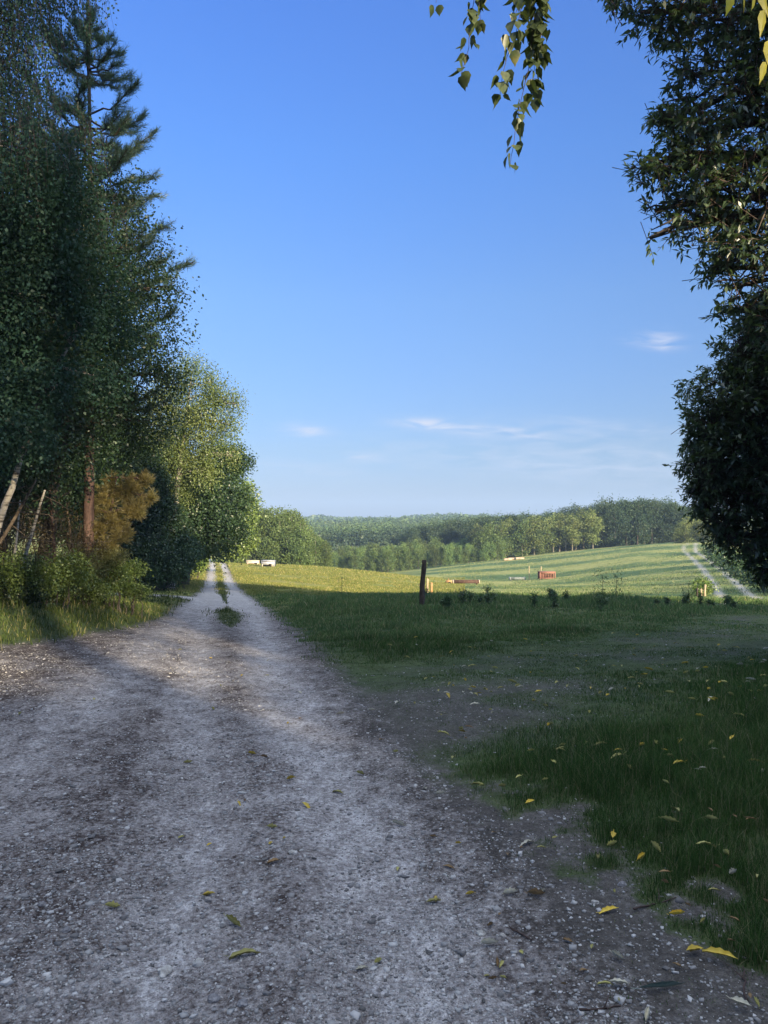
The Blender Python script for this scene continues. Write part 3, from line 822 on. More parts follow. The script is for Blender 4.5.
# pine
def pine(name, u, d, top_v, whorls, label, mat, tuftL, seed, gold=None, lowest=400):
    base = ground_at(u, d)
    t = thing(name, base, label, 'tree')
    top = at(u, top_v, d) - base
    mb = MB(); hts = np.linspace(0, 1, 14)
    tp = np.outer(hts, top); tp[:, 0] += np.sin(hts * 3) * .06
    mb.tube(tp, .13 * (1 - .9 * hts) + .008, 9)
    mb.build('trunk', M['pine_bark'], t, True)
    r = np.random.default_rng(seed)
    br = MB(); tf = []; td = []
    for (v, rp) in whorls:
        z0 = at(u, v, d)[2] - base[2]; ln = rp / FPX * d
        nb = r.integers(8, 11); a0 = r.uniform(0, 6.28)
        for q in range(nb):
            az = a0 + q * 2 * math.pi / nb + r.normal() * .2
            l = ln * r.uniform(.6, 1.1); z = z0 + r.uniform(-.22, .22) * min(1, ln)
            e = np.array([math.cos(az) * l, math.sin(az) * l, z + l * r.uniform(.0, .22)])
            s = np.array([top[0] * z / top[2], top[1] * z / top[2], z - .1])
            path = jag(s, e, 8, .03, -.08, int(r.integers(1e6)))
            path[-2:, 2] += .05 * l
            br.tube(path, np.linspace(.028, .007, 8), 5)
            for w in range(int(5 + l * 9)):
                f = r.uniform(.3, 1.0); i = f * 7; i0 = min(6, int(i)); pp = path[i0] * (1 - (i - i0)) + path[i0 + 1] * (i - i0)
                sd_ = (path[-1] - path[0]); sd_ /= np.linalg.norm(sd_)
                side = np.cross(sd_, (0, 0, 1)) * r.choice([-1, 1])
                dr = sd_ * r.uniform(.3, 1) + side * r.uniform(0, .9) + np.array([0, 0, r.uniform(.1, .7)]); dr /= np.linalg.norm(dr)
                tl = r.uniform(.12, .5) * (1.15 - f * .5) * min(1, l)
                q2 = pp + dr * tl
                br.tube([pp, (pp + q2) / 2 + (0, 0, .01), q2], [.008, .006, .004], 3)
                nt_ = max(1, int(tl / .09))
                for kk in range(nt_ + 1):
                    tf.append(pp + dr * tl * (1 - kk / (nt_ + 1)) + r.normal(size=3) * .02); td.append(dr)
            tf.append(path[-1]); td.append(np.array([0, 0, .6]) + .5 * sd_)
    for kk in range(10):
        tf.append(tp[-1] - (0, 0, kk * .09)); td.append(np.array([0, 0, 1.]))
    br.build('branches', M['pine_bark'], t, True)
    needles('crown', np.array(tf), np.array(td), 21, tuftL, .0085, mat, t, seed)
    # pale new shoots at the tips
    for i in r.choice(len(tf), 60):
        if tf[i][2] > top[2] * .55:
            sh = MB(); sh.tube([tf[i], tf[i] + np.array([0, 0, .09]), tf[i] + np.array([.01, 0, .18])], [.016, .020, .006], 6); sh.build('shoot', M['needle_gold'], t, True)
    sh = MB(); sh.tube([tp[-1] - (0, 0, .1), tp[-1] + (0, 0, .1), tp[-1] + (0, 0, .38)], [.025, .035, .008], 6); sh.build('shoot', M['needle_gold'], t, True)
    return t
pine('pine_tree', 88, 18, 8, [(28, 22), (50, 44), (66, 50), (118, 62), (135, 72), (155, 76), (180, 78), (205, 80), (232, 84), (258, 92), (270, 108), (300, 92), (330, 92), (365, 88), (400, 80)],
     'tall dark pine rising above the left wood, bare stem below its tip', M['needle'], .15, 4)

# broadleaf behind the birch, filling the wall of leaves
bC = pxblobs([(150, 290, 17, 32), (140, 335, 17, 46), (165, 380, 17.5, 26), (90, 360, 17, 70), (40, 330, 17, 80), (150, 420, 18.6, 34), (105, 440, 19.2, 52), (40, 440, 16.5, 70),
              (-30, 380, 17, 90), (-40, 470, 17, 70), (135, 250, 17.5, 35), (60, 250, 17.5, 70), (120, 200, 18, 30), (20, 200, 17.5, 70), (75, 490, 19.5, 26)])
baseC = ground_at(40, 17.5)
tree_from_blobs('broadleaf_tree', baseC, [baseC, at(55, 480, 17.5), at(75, 360, 17.4), at(95, 220, 17.5)], bC, M['bark'], .16,
                'dense dark green broadleaf tree below the pine at the left', 'tree',
                lambda t, b: crown('crown', b, 9500, 11, .075, .05, M['oak_leaf_deep'], .19, .5, .45, .38, 1.5, 7, parent=t), seed=3)
# sunlit weeping birch down the road
bJ = pxblobs([(192, 372, 45, 16), (172, 385, 46, 18), (212, 385, 44, 14), (226, 398, 44, 13), (236, 404, 44, 8), (205, 408, 44, 20), (228, 424, 44, 12), (186, 420, 45, 22), (212, 440, 44, 19),
              (182, 455, 45, 22), (165, 440, 46, 22), (205, 470, 44, 15), (232, 455, 45, 8), (178, 490, 45, 15), (160, 405, 46, 20)])
baseJ = ground_at(170, 45.5)
tree_from_blobs('birch_tree', baseJ, [baseJ, at(176, 500, 45), at(183, 440, 45), at(192, 372, 45)], bJ, M['birch_bark'], .2,
                'sunlit yellow green weeping birch beside the road', 'tree',
                lambda t, b: crown('crown', b, 3400, 12, .11, .08, M['birch_leaf_sunlit'], .24, .9, .3, .62, 2.0, 9, parent=t, flat=1.5), limb_r=.10, seed=4)
bK = pxblobs([(222, 465, 50, 22), (238, 462, 50, 11), (225, 500, 49, 24), (205, 510, 48, 28), (232, 530, 50, 14), (212, 535, 49, 22), (190, 535, 48, 26), (165, 515, 47, 26), (195, 490, 49, 24)])
baseK = ground_at(203, 49.5)
baseK[0] -= 1.2; baseK[2] = Hs(baseK[0], baseK[1])
tree_from_blobs('broadleaf_tree', baseK, [baseK, at(198, 520, 49.5), at(212, 470, 49.5)], bK, M['bark'], .22,
                'dark round tree overhanging the road under the sunlit birch', 'tree',
                lambda t, b: crown('crown', b, 5200, 9, .17, .12, M['oak_leaf_deep'], .33, .4, .5, .3, 3, 11, parent=t), seed=5)
bL = pxblobs([(246, 500, 75, 9), (246, 520, 75, 9), (240, 540, 75, 12), (232, 530, 76, 14), (228, 548, 75, 10), (245, 487, 76, 6)])
baseL = ground_at(201, 77)
tree_from_blobs('broadleaf_tree', baseL, [baseL, at(214, 545, 76.5), at(234, 525, 76), at(244, 500, 76)], bL, M['bark'], .2,
                'light green tree just past the dark overhanging one, at the bend of the road', 'tree',
                lambda t, b: crown('crown', b, 1800, 8, .26, .19, M['bramble_leaf'], .45, .4, .4, .3, 4, 13, parent=t), seed=6)

# shrubs
def shrub(name, lst, mat, label, cat, n, per, L, W, sig, seed, droop=.1, group=None, stems=7, stem_mat=None, gap=.4, d=None):
    b = pxblobs(lst)
    c = np.mean([q[:3] for q in b], axis=0)
    base = np.array([c[0], c[1], Hs(c[0], c[1])])
    t = thing(name, base, label, cat, group)
    br = rel(b, base)
    mb = MB(); r = np.random.default_rng(seed)
    for q in br:
        for k in range(max(2, stems // len(br) + 1)):
            e = np.array(q[:3]) + r.normal(size=3) * np.array(q[3:6]) * .6
            s0 = np.array([r.normal() * .12 + q[0] * .6, r.normal() * .12 + q[1] * .6, 0])
            s0[2] = Hs(base[0] + s0[0], base[1] + s0[1]) - base[2] - .03
            mb.tube(jag(s0, e, 6, .04, .05, int(r.integers(1e6))), np.linspace(.010, .003, 6) * (1 + c[1] / 40), 4)
    mb.build('stem', stem_mat or M['bark'], t, True)
    crown('foliage', br, n, per, L, W, mat, sig, droop, .3, gap, .8 + c[1] / 30, seed, parent=t)
    return t
def young_pine(lst, label, mat, seed, n=900, L=.13):
    b = pxblobs(lst); c = np.mean([q[:3] for q in b], axis=0); c[0] -= .5; base = np.array([c[0], c[1], Hs(c[0], c[1])])
    t = thing('young_pine', base, label, 'tree'); br = rel(b, base); r = np.random.default_rng(seed)
    mb = MB(); top = max(q[2] for q in br)
    tr = jag((0, 0, -.05), (np.mean([q[0] for q in br]), 0, top), 8, .02, 0, seed); mb.tube(tr, np.linspace(.06, .015, 8), 7)
    mb.build('trunk', M['pine_bark'], t, True)
    lb = MB(); limbs(lb, tr, br, .03, seed); lb.build('branches', M['pine_bark'], t, True)
    P, D = shell_points(r, br, n, .35, .4, .9, seed)
    D = D + (0, 0, .5); D /= np.linalg.norm(D, axis=1)[:, None]
    needles('foliage', P, D, 30, L, .009, mat, t, seed)
young_pine([(128, 488, 18.3, 15), (146, 480, 18.3, 9), (108, 496, 18.3, 13), (134, 508, 18.3, 14), (112, 520, 18.3, 13), (150, 497, 18.4, 7), (92, 508, 18.3, 11), (98, 530, 18.2, 11), (122, 534, 18.2, 12), (110, 478, 18.4, 8), (108, 548, 18.1, 12), (86, 540, 18.2, 9)],
           'young pine with golden brown needles against the dark wood', M['needle_gold'], 17, 900)
shrub('broom_bush', [(108, 562, 18, 13), (90, 560, 18, 14), (120, 556, 18, 8), (98, 575, 17.8, 16), (80, 572, 18, 12)], M['broom_leaf'],
      'pale yellow broom bush catching the sun at the foot of the wood', 'bush', 1500, 9, .055, .012, .07, 19, -.8, gap=.45)
shrub('bramble_bush', [(85, 584, 16.2, 12), (68, 578, 16.2, 13), (50, 584, 16, 13), (60, 592, 15.8, 9), (96, 590, 16.2, 8)], M['bramble_leaf'],
      'leafy lime green bramble on the grass bank below the broom bush', 'bush', 2000, 8, .05, .035, .075, 21, gap=.5)
shrub('bramble_bush', [(20, 588, 14, 18), (0, 588, 13.8, 20), (-25, 582, 14, 26), (36, 598, 14, 9)], M['shrub_leaf'],
      'darker bramble at the left edge beside the lit one', 'bush', 1500, 8, .05, .035, .08, 23, gap=.5)
shrub('hazel_bush', [(150, 556, 41, 22), (135, 572, 40, 14), (150, 580, 40.5, 8), (122, 582, 40, 9), (165, 581, 42, 7), (168, 566, 42, 12), (125, 545, 41, 22), (112, 570, 40, 14), (150, 530, 42, 20), (172, 546, 43, 13), (140, 505, 42, 20), (165, 512, 43, 17), (155, 485, 43, 18), (120, 515, 42, 18), (175, 528, 44, 12), (148, 465, 43, 12)], M['oak_leaf_deep'],
      'dark hazel thicket on the far side of the side track', 'bush', 5600, 9, .14, .10, .26, 25, gap=.35)
shrub('hazel_bush', [(182, 560, 42, 14), (172, 545, 43, 16), (190, 548, 44, 10), (160, 560, 42, 14), (150, 575, 40, 10), (178, 573, 41, 9), (160, 530, 44, 20)], M['oak_leaf_deep'],
      'dark rounded thicket beyond the side track', 'bush', 2600, 8, .14, .10, .22, 27, gap=.35)
shrub('lime_bush', [(200, 558, 62, 7), (196, 566, 60, 6), (192, 555, 63, 7)], M['lime_leaf'], 'small bright lime green bush by the bend of the road', 'bush', 700, 7, .16, .11, .22, 29, gap=.35)
shrub('brown_thicket', [(60, 545, 17, 30), (20, 550, 15.5, 32), (-15, 540, 15, 40), (85, 540, 18, 20), (45, 575, 16, 18), (10, 510, 16.5, 24), (55, 510, 18, 22)], M['brown_leaf'],
      'brown dead undergrowth between the birch stems', 'bush', 1500, 9, .06, .02, .16, 31, gap=.55, stems=60, stem_mat=M['dead_bark'])
shrub('fern_clump', [(118, 584, 18, 8), (105, 590, 17.5, 8), (130, 590, 18.3, 7), (142, 592, 18.3, 6), (115, 572, 18, 11), (132, 570, 19, 9)], M['bramble_leaf'],
      'soft green undergrowth hiding the foot of the golden pine', 'bush', 1100, 8, .06, .03, .10, 33, gap=.45)
shrub('bramble_bush', [(40, 575, 14.2, 22), (70, 570, 15.2, 18), (10, 575, 13.8, 20)], M['bramble_leaf'],
      'bramble tangle between the birch stems above the lime green one', 'bush', 1300, 7, .055, .035, .1, 34, gap=.6)
# thin leaning stems in the undergrowth
def stem(pts, r0, mat, label, group=None, twigs=8, seed=0):
    P = [at(*p) for p in pts]; x, y = P[0][0], P[0][1]; base = np.array([x, y, Hs(x, y) - .05])
    t = thing('dead_sapling', base, label, 'tree', group)
    pl = np.array([base] + P) - base
    s = np.linspace(0, 1, 12); k0 = np.linspace(0, 1, len(pl)); pl = np.stack([np.interp(s, k0, pl[:, i]) for i in range(3)], -1)
    mb = MB(); mb.tube(pl, np.linspace(r0, r0 * .35, 12), 7); mb.build('trunk', mat, t, True)
    r = np.random.default_rng(seed); tw = MB()
    for k in range(twigs):
        i = int(r.integers(3, 11)); e = pl[i] + r.normal(size=3) * (.5, .4, .25)
        tw.tube(jag(pl[i], e, 5, .08, -.05, int(r.integers(1e6))), np.linspace(.010, .003, 5), 4)
    tw.build('twigs', M['dead_bark'], t)
stem([(-12, 560, 12.8), (8, 530, 12.8), (25, 500, 12.9), (36, 480, 13)], .045, M['dead_bark'], 'leaning brown dead sapling crossing behind the pale birch stem', seed=1)
stem([(15, 590, 14.5), (24, 560, 14.5), (40, 505, 14.6), (45, 490, 14.6)], .05, M['birch_bark'], 'pale leaning birch sapling among brown undergrowth', seed=2)
stem([(8, 590, 14.0), (16, 545, 14.0), (20, 500, 14.2)], .04, M['birch_bark'], 'thin upright birch sapling nearest the left edge', seed=3)
stem([(55, 580, 17.0), (54, 540, 17.0), (50, 495, 17.0)], .06, M['pine_bark'], 'straight reddish stem in the dark behind the brambles', seed=4)
stem([(75, 580, 18.2), (72, 545, 18.2), (66, 500, 18.2)], .05, M['dead_bark'], 'thin brown stem just left of the golden pine', seed=5)

# ------------------------------------------------------------------ trees on the right
def sprays(t, blobs, n, L, W, seed, inner, gap):
    """leaf sprays at the ends of short twigs: long leaves fanning out and drooping from a shoot"""
    r = np.random.default_rng(seed)
    P, D = shell_points(r, blobs, n, inner, gap, .75, seed, .18)
    n = len(P); per = 9
    ax = D / (np.linalg.norm(D, axis=1)[:, None] + 1e-9) + r.normal(size=(n, 3)) * .45; ax /= np.linalg.norm(ax, axis=1)[:, None]
    tl = r.uniform(.12, .26, n)
    tw = MB(); outer = np.linalg.norm(D, axis=1) > .62
    for i in np.nonzero(outer)[0]:
        b0 = P[i] - ax[i] * tl[i] * 1.6 - (0, 0, .04)
        tw.tube([b0, P[i] - ax[i] * .02, P[i] + ax[i] * tl[i] * .5], [.005, .0035, .002], 3)
    tw.build('twigs', M['twig'], t)
    f = r.uniform(-.6, .55, (n, per, 1))
    PP = (P[:, None] + ax[:, None] * tl[:, None, None] * f).reshape(-1, 3); m = len(PP)
    side = r.normal(size=(m, 3)); A_ = np.repeat(ax, per, 0); side -= (side * A_).sum(1)[:, None] * A_; side /= np.linalg.norm(side, axis=1)[:, None]
    a = A_ * .55 + side * .8 + np.array([0, 0, -.35]); a /= np.linalg.norm(a, axis=1)[:, None]
    c = np.array([0, 0, 1.]) + r.normal(size=(m, 3)) * .45; b = np.cross(c, a); b /= np.linalg.norm(b, axis=1)[:, None]; c = np.cross(a, b)
    Ls = L * r.uniform(.6, 1.35, m); Vq, Fq = leaf_quads(PP, a, b, c, Ls, W * r.uniform(.8, 1.2, m) * (Ls / L), .3)
    link('crown', mesh_np('crown', Vq, Fq, M['chestnut_leaf']), t)
bM = pxblobs([(618, 0, 8.4, 22), (640, 12, 8.3, 20), (670, 15, 8.2, 30), (715, 20, 8, 42), (760, 30, 8, 50), (700, -40, 8, 60), (620, -40, 8.5, 40), (690, 75, 8.2, 28), (735, 90, 8, 45), (775, 120, 8, 50),
              (668, 118, 8.3, 20), (695, 130, 8.2, 38), (640, 168, 8.4, 17), (665, 172, 8.3, 26), (705, 185, 8.2, 40), (750, 190, 8, 48), (655, 210, 8.4, 12), (650, 238, 8.4, 9), (685, 225, 8.3, 28),
              (728, 240, 8.2, 36), (768, 260, 8, 40), (712, 272, 8.4, 12), (725, 290, 8.3, 18), (750, 305, 8.2, 24), (775, 320, 8, 30), (718, 312, 8.5, 6),
              (820, 60, 8, 80), (830, 180, 8, 80), (830, 300, 8, 70), (900, 120, 8.5, 100), (900, 260, 8.5, 100), (800, -80, 8, 90), (900, -60, 9, 100)])
baseM = np.array([6.3, 8.2, Hs(6.3, 8.2)])
tree_from_blobs('chestnut_tree', baseM, [baseM, baseM + (-.1, 0, 2.2), baseM + (-.5, -.1, 4.0), baseM + (-.9, -.1, 6.2), baseM + (-1.3, -.2, 8)], bM, M['bark'], .26,
                'big dark chestnut reaching in from the upper right, long narrow leaves', 'tree',
                lambda t, b: sprays(t, b, 9500, .088, .030, 35, .25, .85), limb_r=.1, seed=7)
bN = pxblobs([(742, 350, 10.5, 28), (735, 395, 10.5, 45), (715, 425, 10.5, 32), (705, 465, 10.5, 26), (740, 450, 10.5, 50), (700, 490, 10.5, 18), (725, 505, 10.5, 34), (765, 480, 10.5, 55),
              (745, 540, 10.5, 26), (772, 555, 10.5, 28), (790, 400, 10.5, 70), (830, 480, 10.5, 80), (840, 380, 11, 80), (800, 540, 10.8, 40), (775, 330, 10.5, 40), (722, 535, 10.4, 12), (764, 575, 10.4, 10)])
baseN = np.array([5.9, 10.8, Hs(5.9, 10.8)])
tree_from_blobs('chestnut_tree', baseN, [baseN, baseN + (0, 0, 1.2), baseN + (-.15, 0, 2.6), baseN + (-.2, 0, 4.2)], bN, M['bark'], .16,
                'dense low dark tree hanging over the field at the right edge', 'tree',
                lambda t, b: sprays(t, b, 9500, .085, .030, 37, .45, .55), limb_r=.06, seed=8)

# ------------------------------------------------------------------ birch behind the camera whose twigs hang into the picture
def ovate(L, W, curl, r):
    """ovate pointed birch leaf with toothed edge, petiole at origin, pointing -z"""
    prof = [(0, .0), (.06, .34), (.18, .47), (.32, .50), (.48, .42), (.64, .28), (.80, .13), (1, 0)]
    V = []; F = []
    V.append((0, 0, 0))
    for i, (t, w) in enumerate(prof[1:-1]):
        j = 1 + .07 * (-1) ** i
        for s in (-1, 0, 1):
            V.append((s * w * W * j, abs(s) * w * W * .28 + curl * t * t * L, -t * L))
    V.append((0, curl * L, -L))
    n = len(prof) - 2
    F.append((0, 2, 1)); F.append((0, 3, 2))
    for i in range(n - 1):
        a = 1 + i * 3
        F += [(a, a + 1, a + 4, a + 3), (a + 1, a + 2, a + 5, a + 4)]
    a = 1 + (n - 1) * 3; e = len(V) - 1
    F += [(a, a + 1, e), (a + 1, a + 2, e)]
    return np.array(V), F
baseO = np.array([.9, -1.9, Hs(.9, -1.9)])
tO = thing('birch_tree', baseO, 'birch behind the viewpoint whose leafy twigs hang in at the top centre', 'tree')
limb_end = at(505, -160, 2.7)
mb = MB()
trk = np.array([(0, 0, -.05), (.03, 0, 1.5), (-.02, .05, 3.2), (.05, .0, 5.5), (0, 0, 9)])
s = np.linspace(0, 1, 18); k0 = np.linspace(0, 1, 5); trk = np.stack([np.interp(s, k0, trk[:, i]) for i in range(3)], -1)
mb.tube(trk, .15 * (1 - .8 * s), 10); mb.build('trunk', M['birch_bark'], tO, True)
lb = MB()
limb = jag(trk[8], limb_end - baseO, 9, .02, .12, 3)
lb.tube(limb, np.linspace(.035, .008, 9), 7)
bO = [(0, -.5, 7.5, 2.2, 2.0, 1.8), (1, -1.5, 9, 2, 2, 2), (-.8, -1, 9.5, 1.8, 1.8, 1.6)]
limbs(lb, trk[8:], bO, .05, 4)
lb.build('branches', M['birch_bark'], tO, True)
weeping('crown', bO, 700, M['birch_leaf'], .06, .045, (.4, 1.2), .07, 6, tO)
def hang_twig(pts, seed, leafstep=.030, dense=1.0, Lm=.047):
    dense *= 1.25
    """pts px polyline from the limb down to the tip"""
    r = np.random.default_rng(seed)
    P = np.array([at(*p) for p in pts]) - baseO
    j = limb[np.argmin(np.linalg.norm(limb - P[0], axis=1))]
    P = np.vstack([j, P])
    n = 30; seg = np.concatenate([[0], np.cumsum(np.linalg.norm(np.diff(P, axis=0), axis=1))]); tot = seg[-1]
    s = np.linspace(0, tot, n); Q_ = np.stack([np.interp(s, seg, P[:, i]) for i in range(3)], -1)
    Q_[1:-1] += r.normal(size=(n - 2, 3)) * .0015
    mb = MB(); mb.tube(Q_, np.linspace(.0022, .0008, n), 5)
    tw = mb.build('twig', M['twig'], tO)
    VV = []; FF = []; off = 0
    pos = .02
    while pos < tot:
        p = np.array([np.interp(pos, s, Q_[:, i]) for i in range(3)])
        for rep in range(2 if r.random() < .45 * dense else 1):
            az = r.uniform(0, 6.28); pet = np.array([math.cos(az), math.sin(az), -r.uniform(.2, 1.2)]); pet *= r.uniform(.012, .022) / np.linalg.norm(pet)
            L = Lm * r.uniform(.7, 1.2); v, f = ovate(L, L * r.uniform(.66, .82), r.uniform(-.25, .3), r)
            tl = r.uniform(.0, .9); ct, st_ = math.cos(tl), math.sin(tl)
            v = np.stack([v[:, 0], v[:, 1] * ct - v[:, 2] * st_, v[:, 1] * st_ + v[:, 2] * ct], -1)
            a2 = az + r.uniform(-.8, .8) - math.pi / 2; ca, sa = math.cos(a2), math.sin(a2)
            v = np.stack([v[:, 0] * ca - v[:, 1] * sa, v[:, 0] * sa + v[:, 1] * ca, v[:, 2]], -1) + p + pet
            VV.append(v); FF += [tuple(q + off for q in g) for g in f]; off += len(v)
        pos += leafstep * r.uniform(.6, 1.5) / dense
    me = bpy.data.meshes.new('leaves'); me.from_pydata(np.concatenate(VV).tolist(), [], FF); me.materials.append(M['hang_leaf'])
    me.polygons.foreach_set('use_smooth', np.ones(len(FF), bool))
    link('leaves', me, tw)
M['hang_leaf'] = leaf_mat('hang_leaf', (.045, .07, .025), (.085, .115, .04), (.20, .18, .05), 14, .3, .05, .06, 60)
D0 = 2.6
hang_twig([(478, -40, D0), (474, 0, D0), (470, 30, D0), (468, 52, D0), (461, 74, D0)], 1, .026)
hang_twig([(482, -60, D0), (479, 0, D0), (481, 24, D0)], 2, .03)
hang_twig([(440, -60, D0), (437, -10, D0), (436, 3, D0)], 3, .03)
hang_twig([(520, -60, D0), (522, 0, D0), (515, 40, D0), (505, 62, D0), (500, 95, D0)], 4, .026)
hang_twig([(532, -60, D0), (535, 20, D0), (528, 70, D0), (520, 105, D0), (514, 140, D0), (510, 168, D0)], 5, .024)
hang_twig([(545, -60, D0), (541, 0, D0), (541, 40, D0), (543, 56, D0)], 6, .018, 1.4)
hang_twig([(530, -60, D0 + .1), (534, 0, D0 + .1), (534, 50, D0 + .1), (534, 95, D0 + .1)], 7, .02, 1.3)
hang_twig([(516, -60, D0 - .05), (520, 0, D0 - .05), (512, 30, D0 - .05)], 8, .024)
# low yellowish chestnut spray in the top right corner
def corner_spray():
    P0 = at(850, -120, 2.6); base = baseM
    t = [o for o in COL.objects if o.name == 'chestnut_tree'][0]
    mb = MB(); path = jag(np.array([-.9, -.1, 6.2]), at(800, -60, 2.8) - base, 10, .015, .05, 8)
    path2 = jag(path[-1], at(745, -2, 2.7) - base, 6, .02, 0, 9)
    mb.tube(path, np.linspace(.05, .012, 10), 6); mb.tube(path2, np.linspace(.012, .004, 6), 5)
    lim = mb.build('low_branch', M['bark'], t, True)
    r = np.random.default_rng(4); VV = []; FF = []; off = 0
    for (u, v, L, tilt, yaw) in [(733, -6, .085, .3, .2), (745, -8, .07, -.2, 1.0), (764, 10, .10, .1, .4), (769, 40, .11, -.1, .2), (766, 62, .09, .3, .5), (756, -4, .08, .5, .9), (760, -10, .1, -.5, .3), (725, -14, .07, .8, .2)]:
        vv, f = ovate(L, L * .38, .1, r)
        ct, st_ = math.cos(tilt), math.sin(tilt)
        vv = np.stack([vv[:, 0] * ct + vv[:, 2] * st_, vv[:, 1], -vv[:, 0] * st_ + vv[:, 2] * ct], -1)
        cy, sy = math.cos(yaw), math.sin(yaw)
        vv = np.stack([vv[:, 0] * cy - vv[:, 1] * sy, vv[:, 0] * sy + vv[:, 1] * cy, vv[:, 2]], -1) + at(u, v, 2.7) - base
        VV.append(vv); FF += [tuple(q + off for q in g) for g in f]; off += len(vv)
    me = bpy.data.meshes.new('leaves'); me.from_pydata(np.concatenate(VV).tolist(), [], FF); me.materials.append(M['yellow_leaf'])
    link('leaves', me, lim)
corner_spray()

# ------------------------------------------------------------------ prototypes for the woods
def proto(name, h, cw, kind, mat, bark, n, per, L, seed, trunk_show=.2, cat='tree'):
    t = thing(name, (0, 0, -500), 'proto', cat)
    r = np.random.default_rng(seed)
    mb = MB(); s = np.linspace(0, 1, 8)
    tp = np.stack([np.sin(s * 2 + seed) * .02 * h, np.cos(s * 2.3 + seed) * .02 * h - .02 * h, s * h * .92 - .02 * h], -1)
    mb.tube(tp, h * .016 * (1 - .85 * s), 7)
    blobs = []
    if kind == 'round':
        for k in range(15):
            z = h * r.uniform(trunk_show + .12, .9); f = math.sin(min(1, (z / h - trunk_show) / (1 - trunk_show)) * math.pi * .9 + .15)
            a = r.uniform(0, 6.28); q = cw * .5 * f * r.uniform(.3, .8)
            rr_ = cw * r.uniform(.17, .27)
            blobs.append((q * math.cos(a), q * math.sin(a), z, rr_, rr_, rr_ * .85))
        blobs.append((0, 0, h * .55, cw * .3, cw * .3, h * .28))
    elif kind == 'column':
        for k in range(10):
            z = h * (trunk_show + .08 + (.88 - trunk_show) * k / 10); q = cw * .16; a = r.uniform(0, 6.28)
            rr_ = cw * .42 * math.sin((k + 1.5) / 12 * math.pi) ** .6
            blobs.append((q * math.cos(a), q * math.sin(a), z, rr_, rr_, h * .085))
    else:
        for k in range(9):
            z = h * (trunk_show + (1 - trunk_show) * (k + .5) / 9.2)
            rr_ = cw * .52 * (1 - k / 9.5) ** .8
            blobs.append((r.normal() * .03 * cw, r.normal() * .03 * cw, z, rr_, rr_, h * .075))
    limbs(mb, tp[2:], blobs[::2], h * .006, seed, 4)
    a1 = mb.build('trunk', bark, t, True)
    a2, _ = crown('crown', blobs, n, per, L, L * .7, mat, L * 1.1, .2, .5, .35, h * .22, seed, parent=t)
    KIDS[t.name] = [a1, a2]
    return t
PR = {}
PR['wood'] = [proto('broadleaf_tree', 12, 8, 'round', M['oak_leaf'], M['bark'], 3800, 8, .20, 100 + i, .08) for i in range(3)]
PR['far'] = [proto('broadleaf_tree', 11, 8.5, 'round', M['far_leaf'], M['far_bark'], 820, 6, .40, 200 + i, -.10) for i in range(5)]
PR['gold'] = [proto('broadleaf_tree', 11, 8.5, 'round', M['far_birch_leaf'], M['far_bark'], 900, 6, .40, 700 + i, -.10) for i in range(2)]  # round trees in lighter leaf colour, golden light painted into it
PR['farb'] = [proto('birch_tree', 12, 5.2, 'column', M['far_birch_leaf'], M['far_bark'], 600, 6, .38, 300 + i, .16) for i in range(4)]
PR['fard'] = [proto('broadleaf_tree', 12, 8, 'round', M['far_shaded_leaf'], M['bark'], 820, 6, .40, 400 + i, -.10) for i in range(3)]
PR['con'] = [proto('young_tree', 8, 4.6, 'round', M['conifer_leaf'], M['bark'], 520, 6, .28, 500 + i, -.06) for i in range(4)]
used_proto = set()
def plant(kind, x, y, h_rel, label, group, wide=1.0, i=None, cat='tree'):
    ps = PR[kind]; k = random.randrange(len(ps)) if i is None else i % len(ps); p = ps[k]
    z = Hs(x, y) - .05
    loc = (x, y, z); rz = random.uniform(0, 6.28); sc = (h_rel * wide, h_rel * wide, h_rel)
    if p.name not in used_proto:
        used_proto.add(p.name); p.location = loc; p.rotation_euler = (0, 0, rz); p.scale = sc
        p['label'] = label; p['group'] = group; return p
    return copy_tree(p, loc, rz, sc, label, group)

# wood interior on the left, behind the edge trees
for (x, y, h) in [(-12, 17, 1.0), (-15, 22, 1.1), (-13.5, 28, .95), (-18, 31, 1.1), (-17, 42, 1.0), (-20, 50, 1.1), (-16.5, 56, .9), (-22, 62, 1.1), (-20, 68, .85), (-11, 24, .8),
                  (-19, 14, 1.1), (-24, 24, 1.1), (-25, 40, 1.1), (-28, 55, 1.1), (-24, 75, .95), (-14, 47, .75), (-29, 84, 1.0), (-27.5, 95, .8), (-33, 104, .9), (-11.5, 12, .9)]:
    plant('wood', x, y, h, 'dark broadleaf tree inside the wood left of the road', 'trees filling the left hand wood')
# trees behind the viewpoint that shade the foreground (c across the sun, a along it)
NXs, NYs = -SY, SX
def behind(c, a, h, wide=1.0):
    x = c * NXs - a * SX; y = c * NYs - a * SY
    plant('wood', x, y, h / 11.0, 'tall tree of the wood behind the viewpoint', 'trees of the wood behind the viewpoint', .85)
PR['shade'] = [proto('broadleaf_tree', 20, 8, 'round', M['oak_leaf'], M['bark'], 4600, 8, .30, 150 + i, .02) for i in range(2)]
def behind(c, a, sc, wide=1.0, kind='shade'):
    plant(kind, c * NXs - a * SX, c * NYs - a * SY, sc, 'tall tree of the wood behind the viewpoint', 'trees of the wood behind the viewpoint', wide)
for c in (-38, -29, -20, -11, -3.6): behind(c, -25, 1.28, .8)
behind(10.9, -25, 1.15, .88); behind(19.6, -25, 1.0)
behind(6.3, -29, .52, 1.3)
for c in (-25, -15.5, -7.5): behind(c, -34, 1.3, .8)
for c in (14, 21.5): behind(c, -34, 1.03)
for c in (-33, -24, -16, -10, -4.0, 7.5, 12, 16.5, 21.8): behind(c, -20, .47, 1.6)
behind(3.4, -25, .42, 1.5)  # low unseen trees added to block sun below the gap
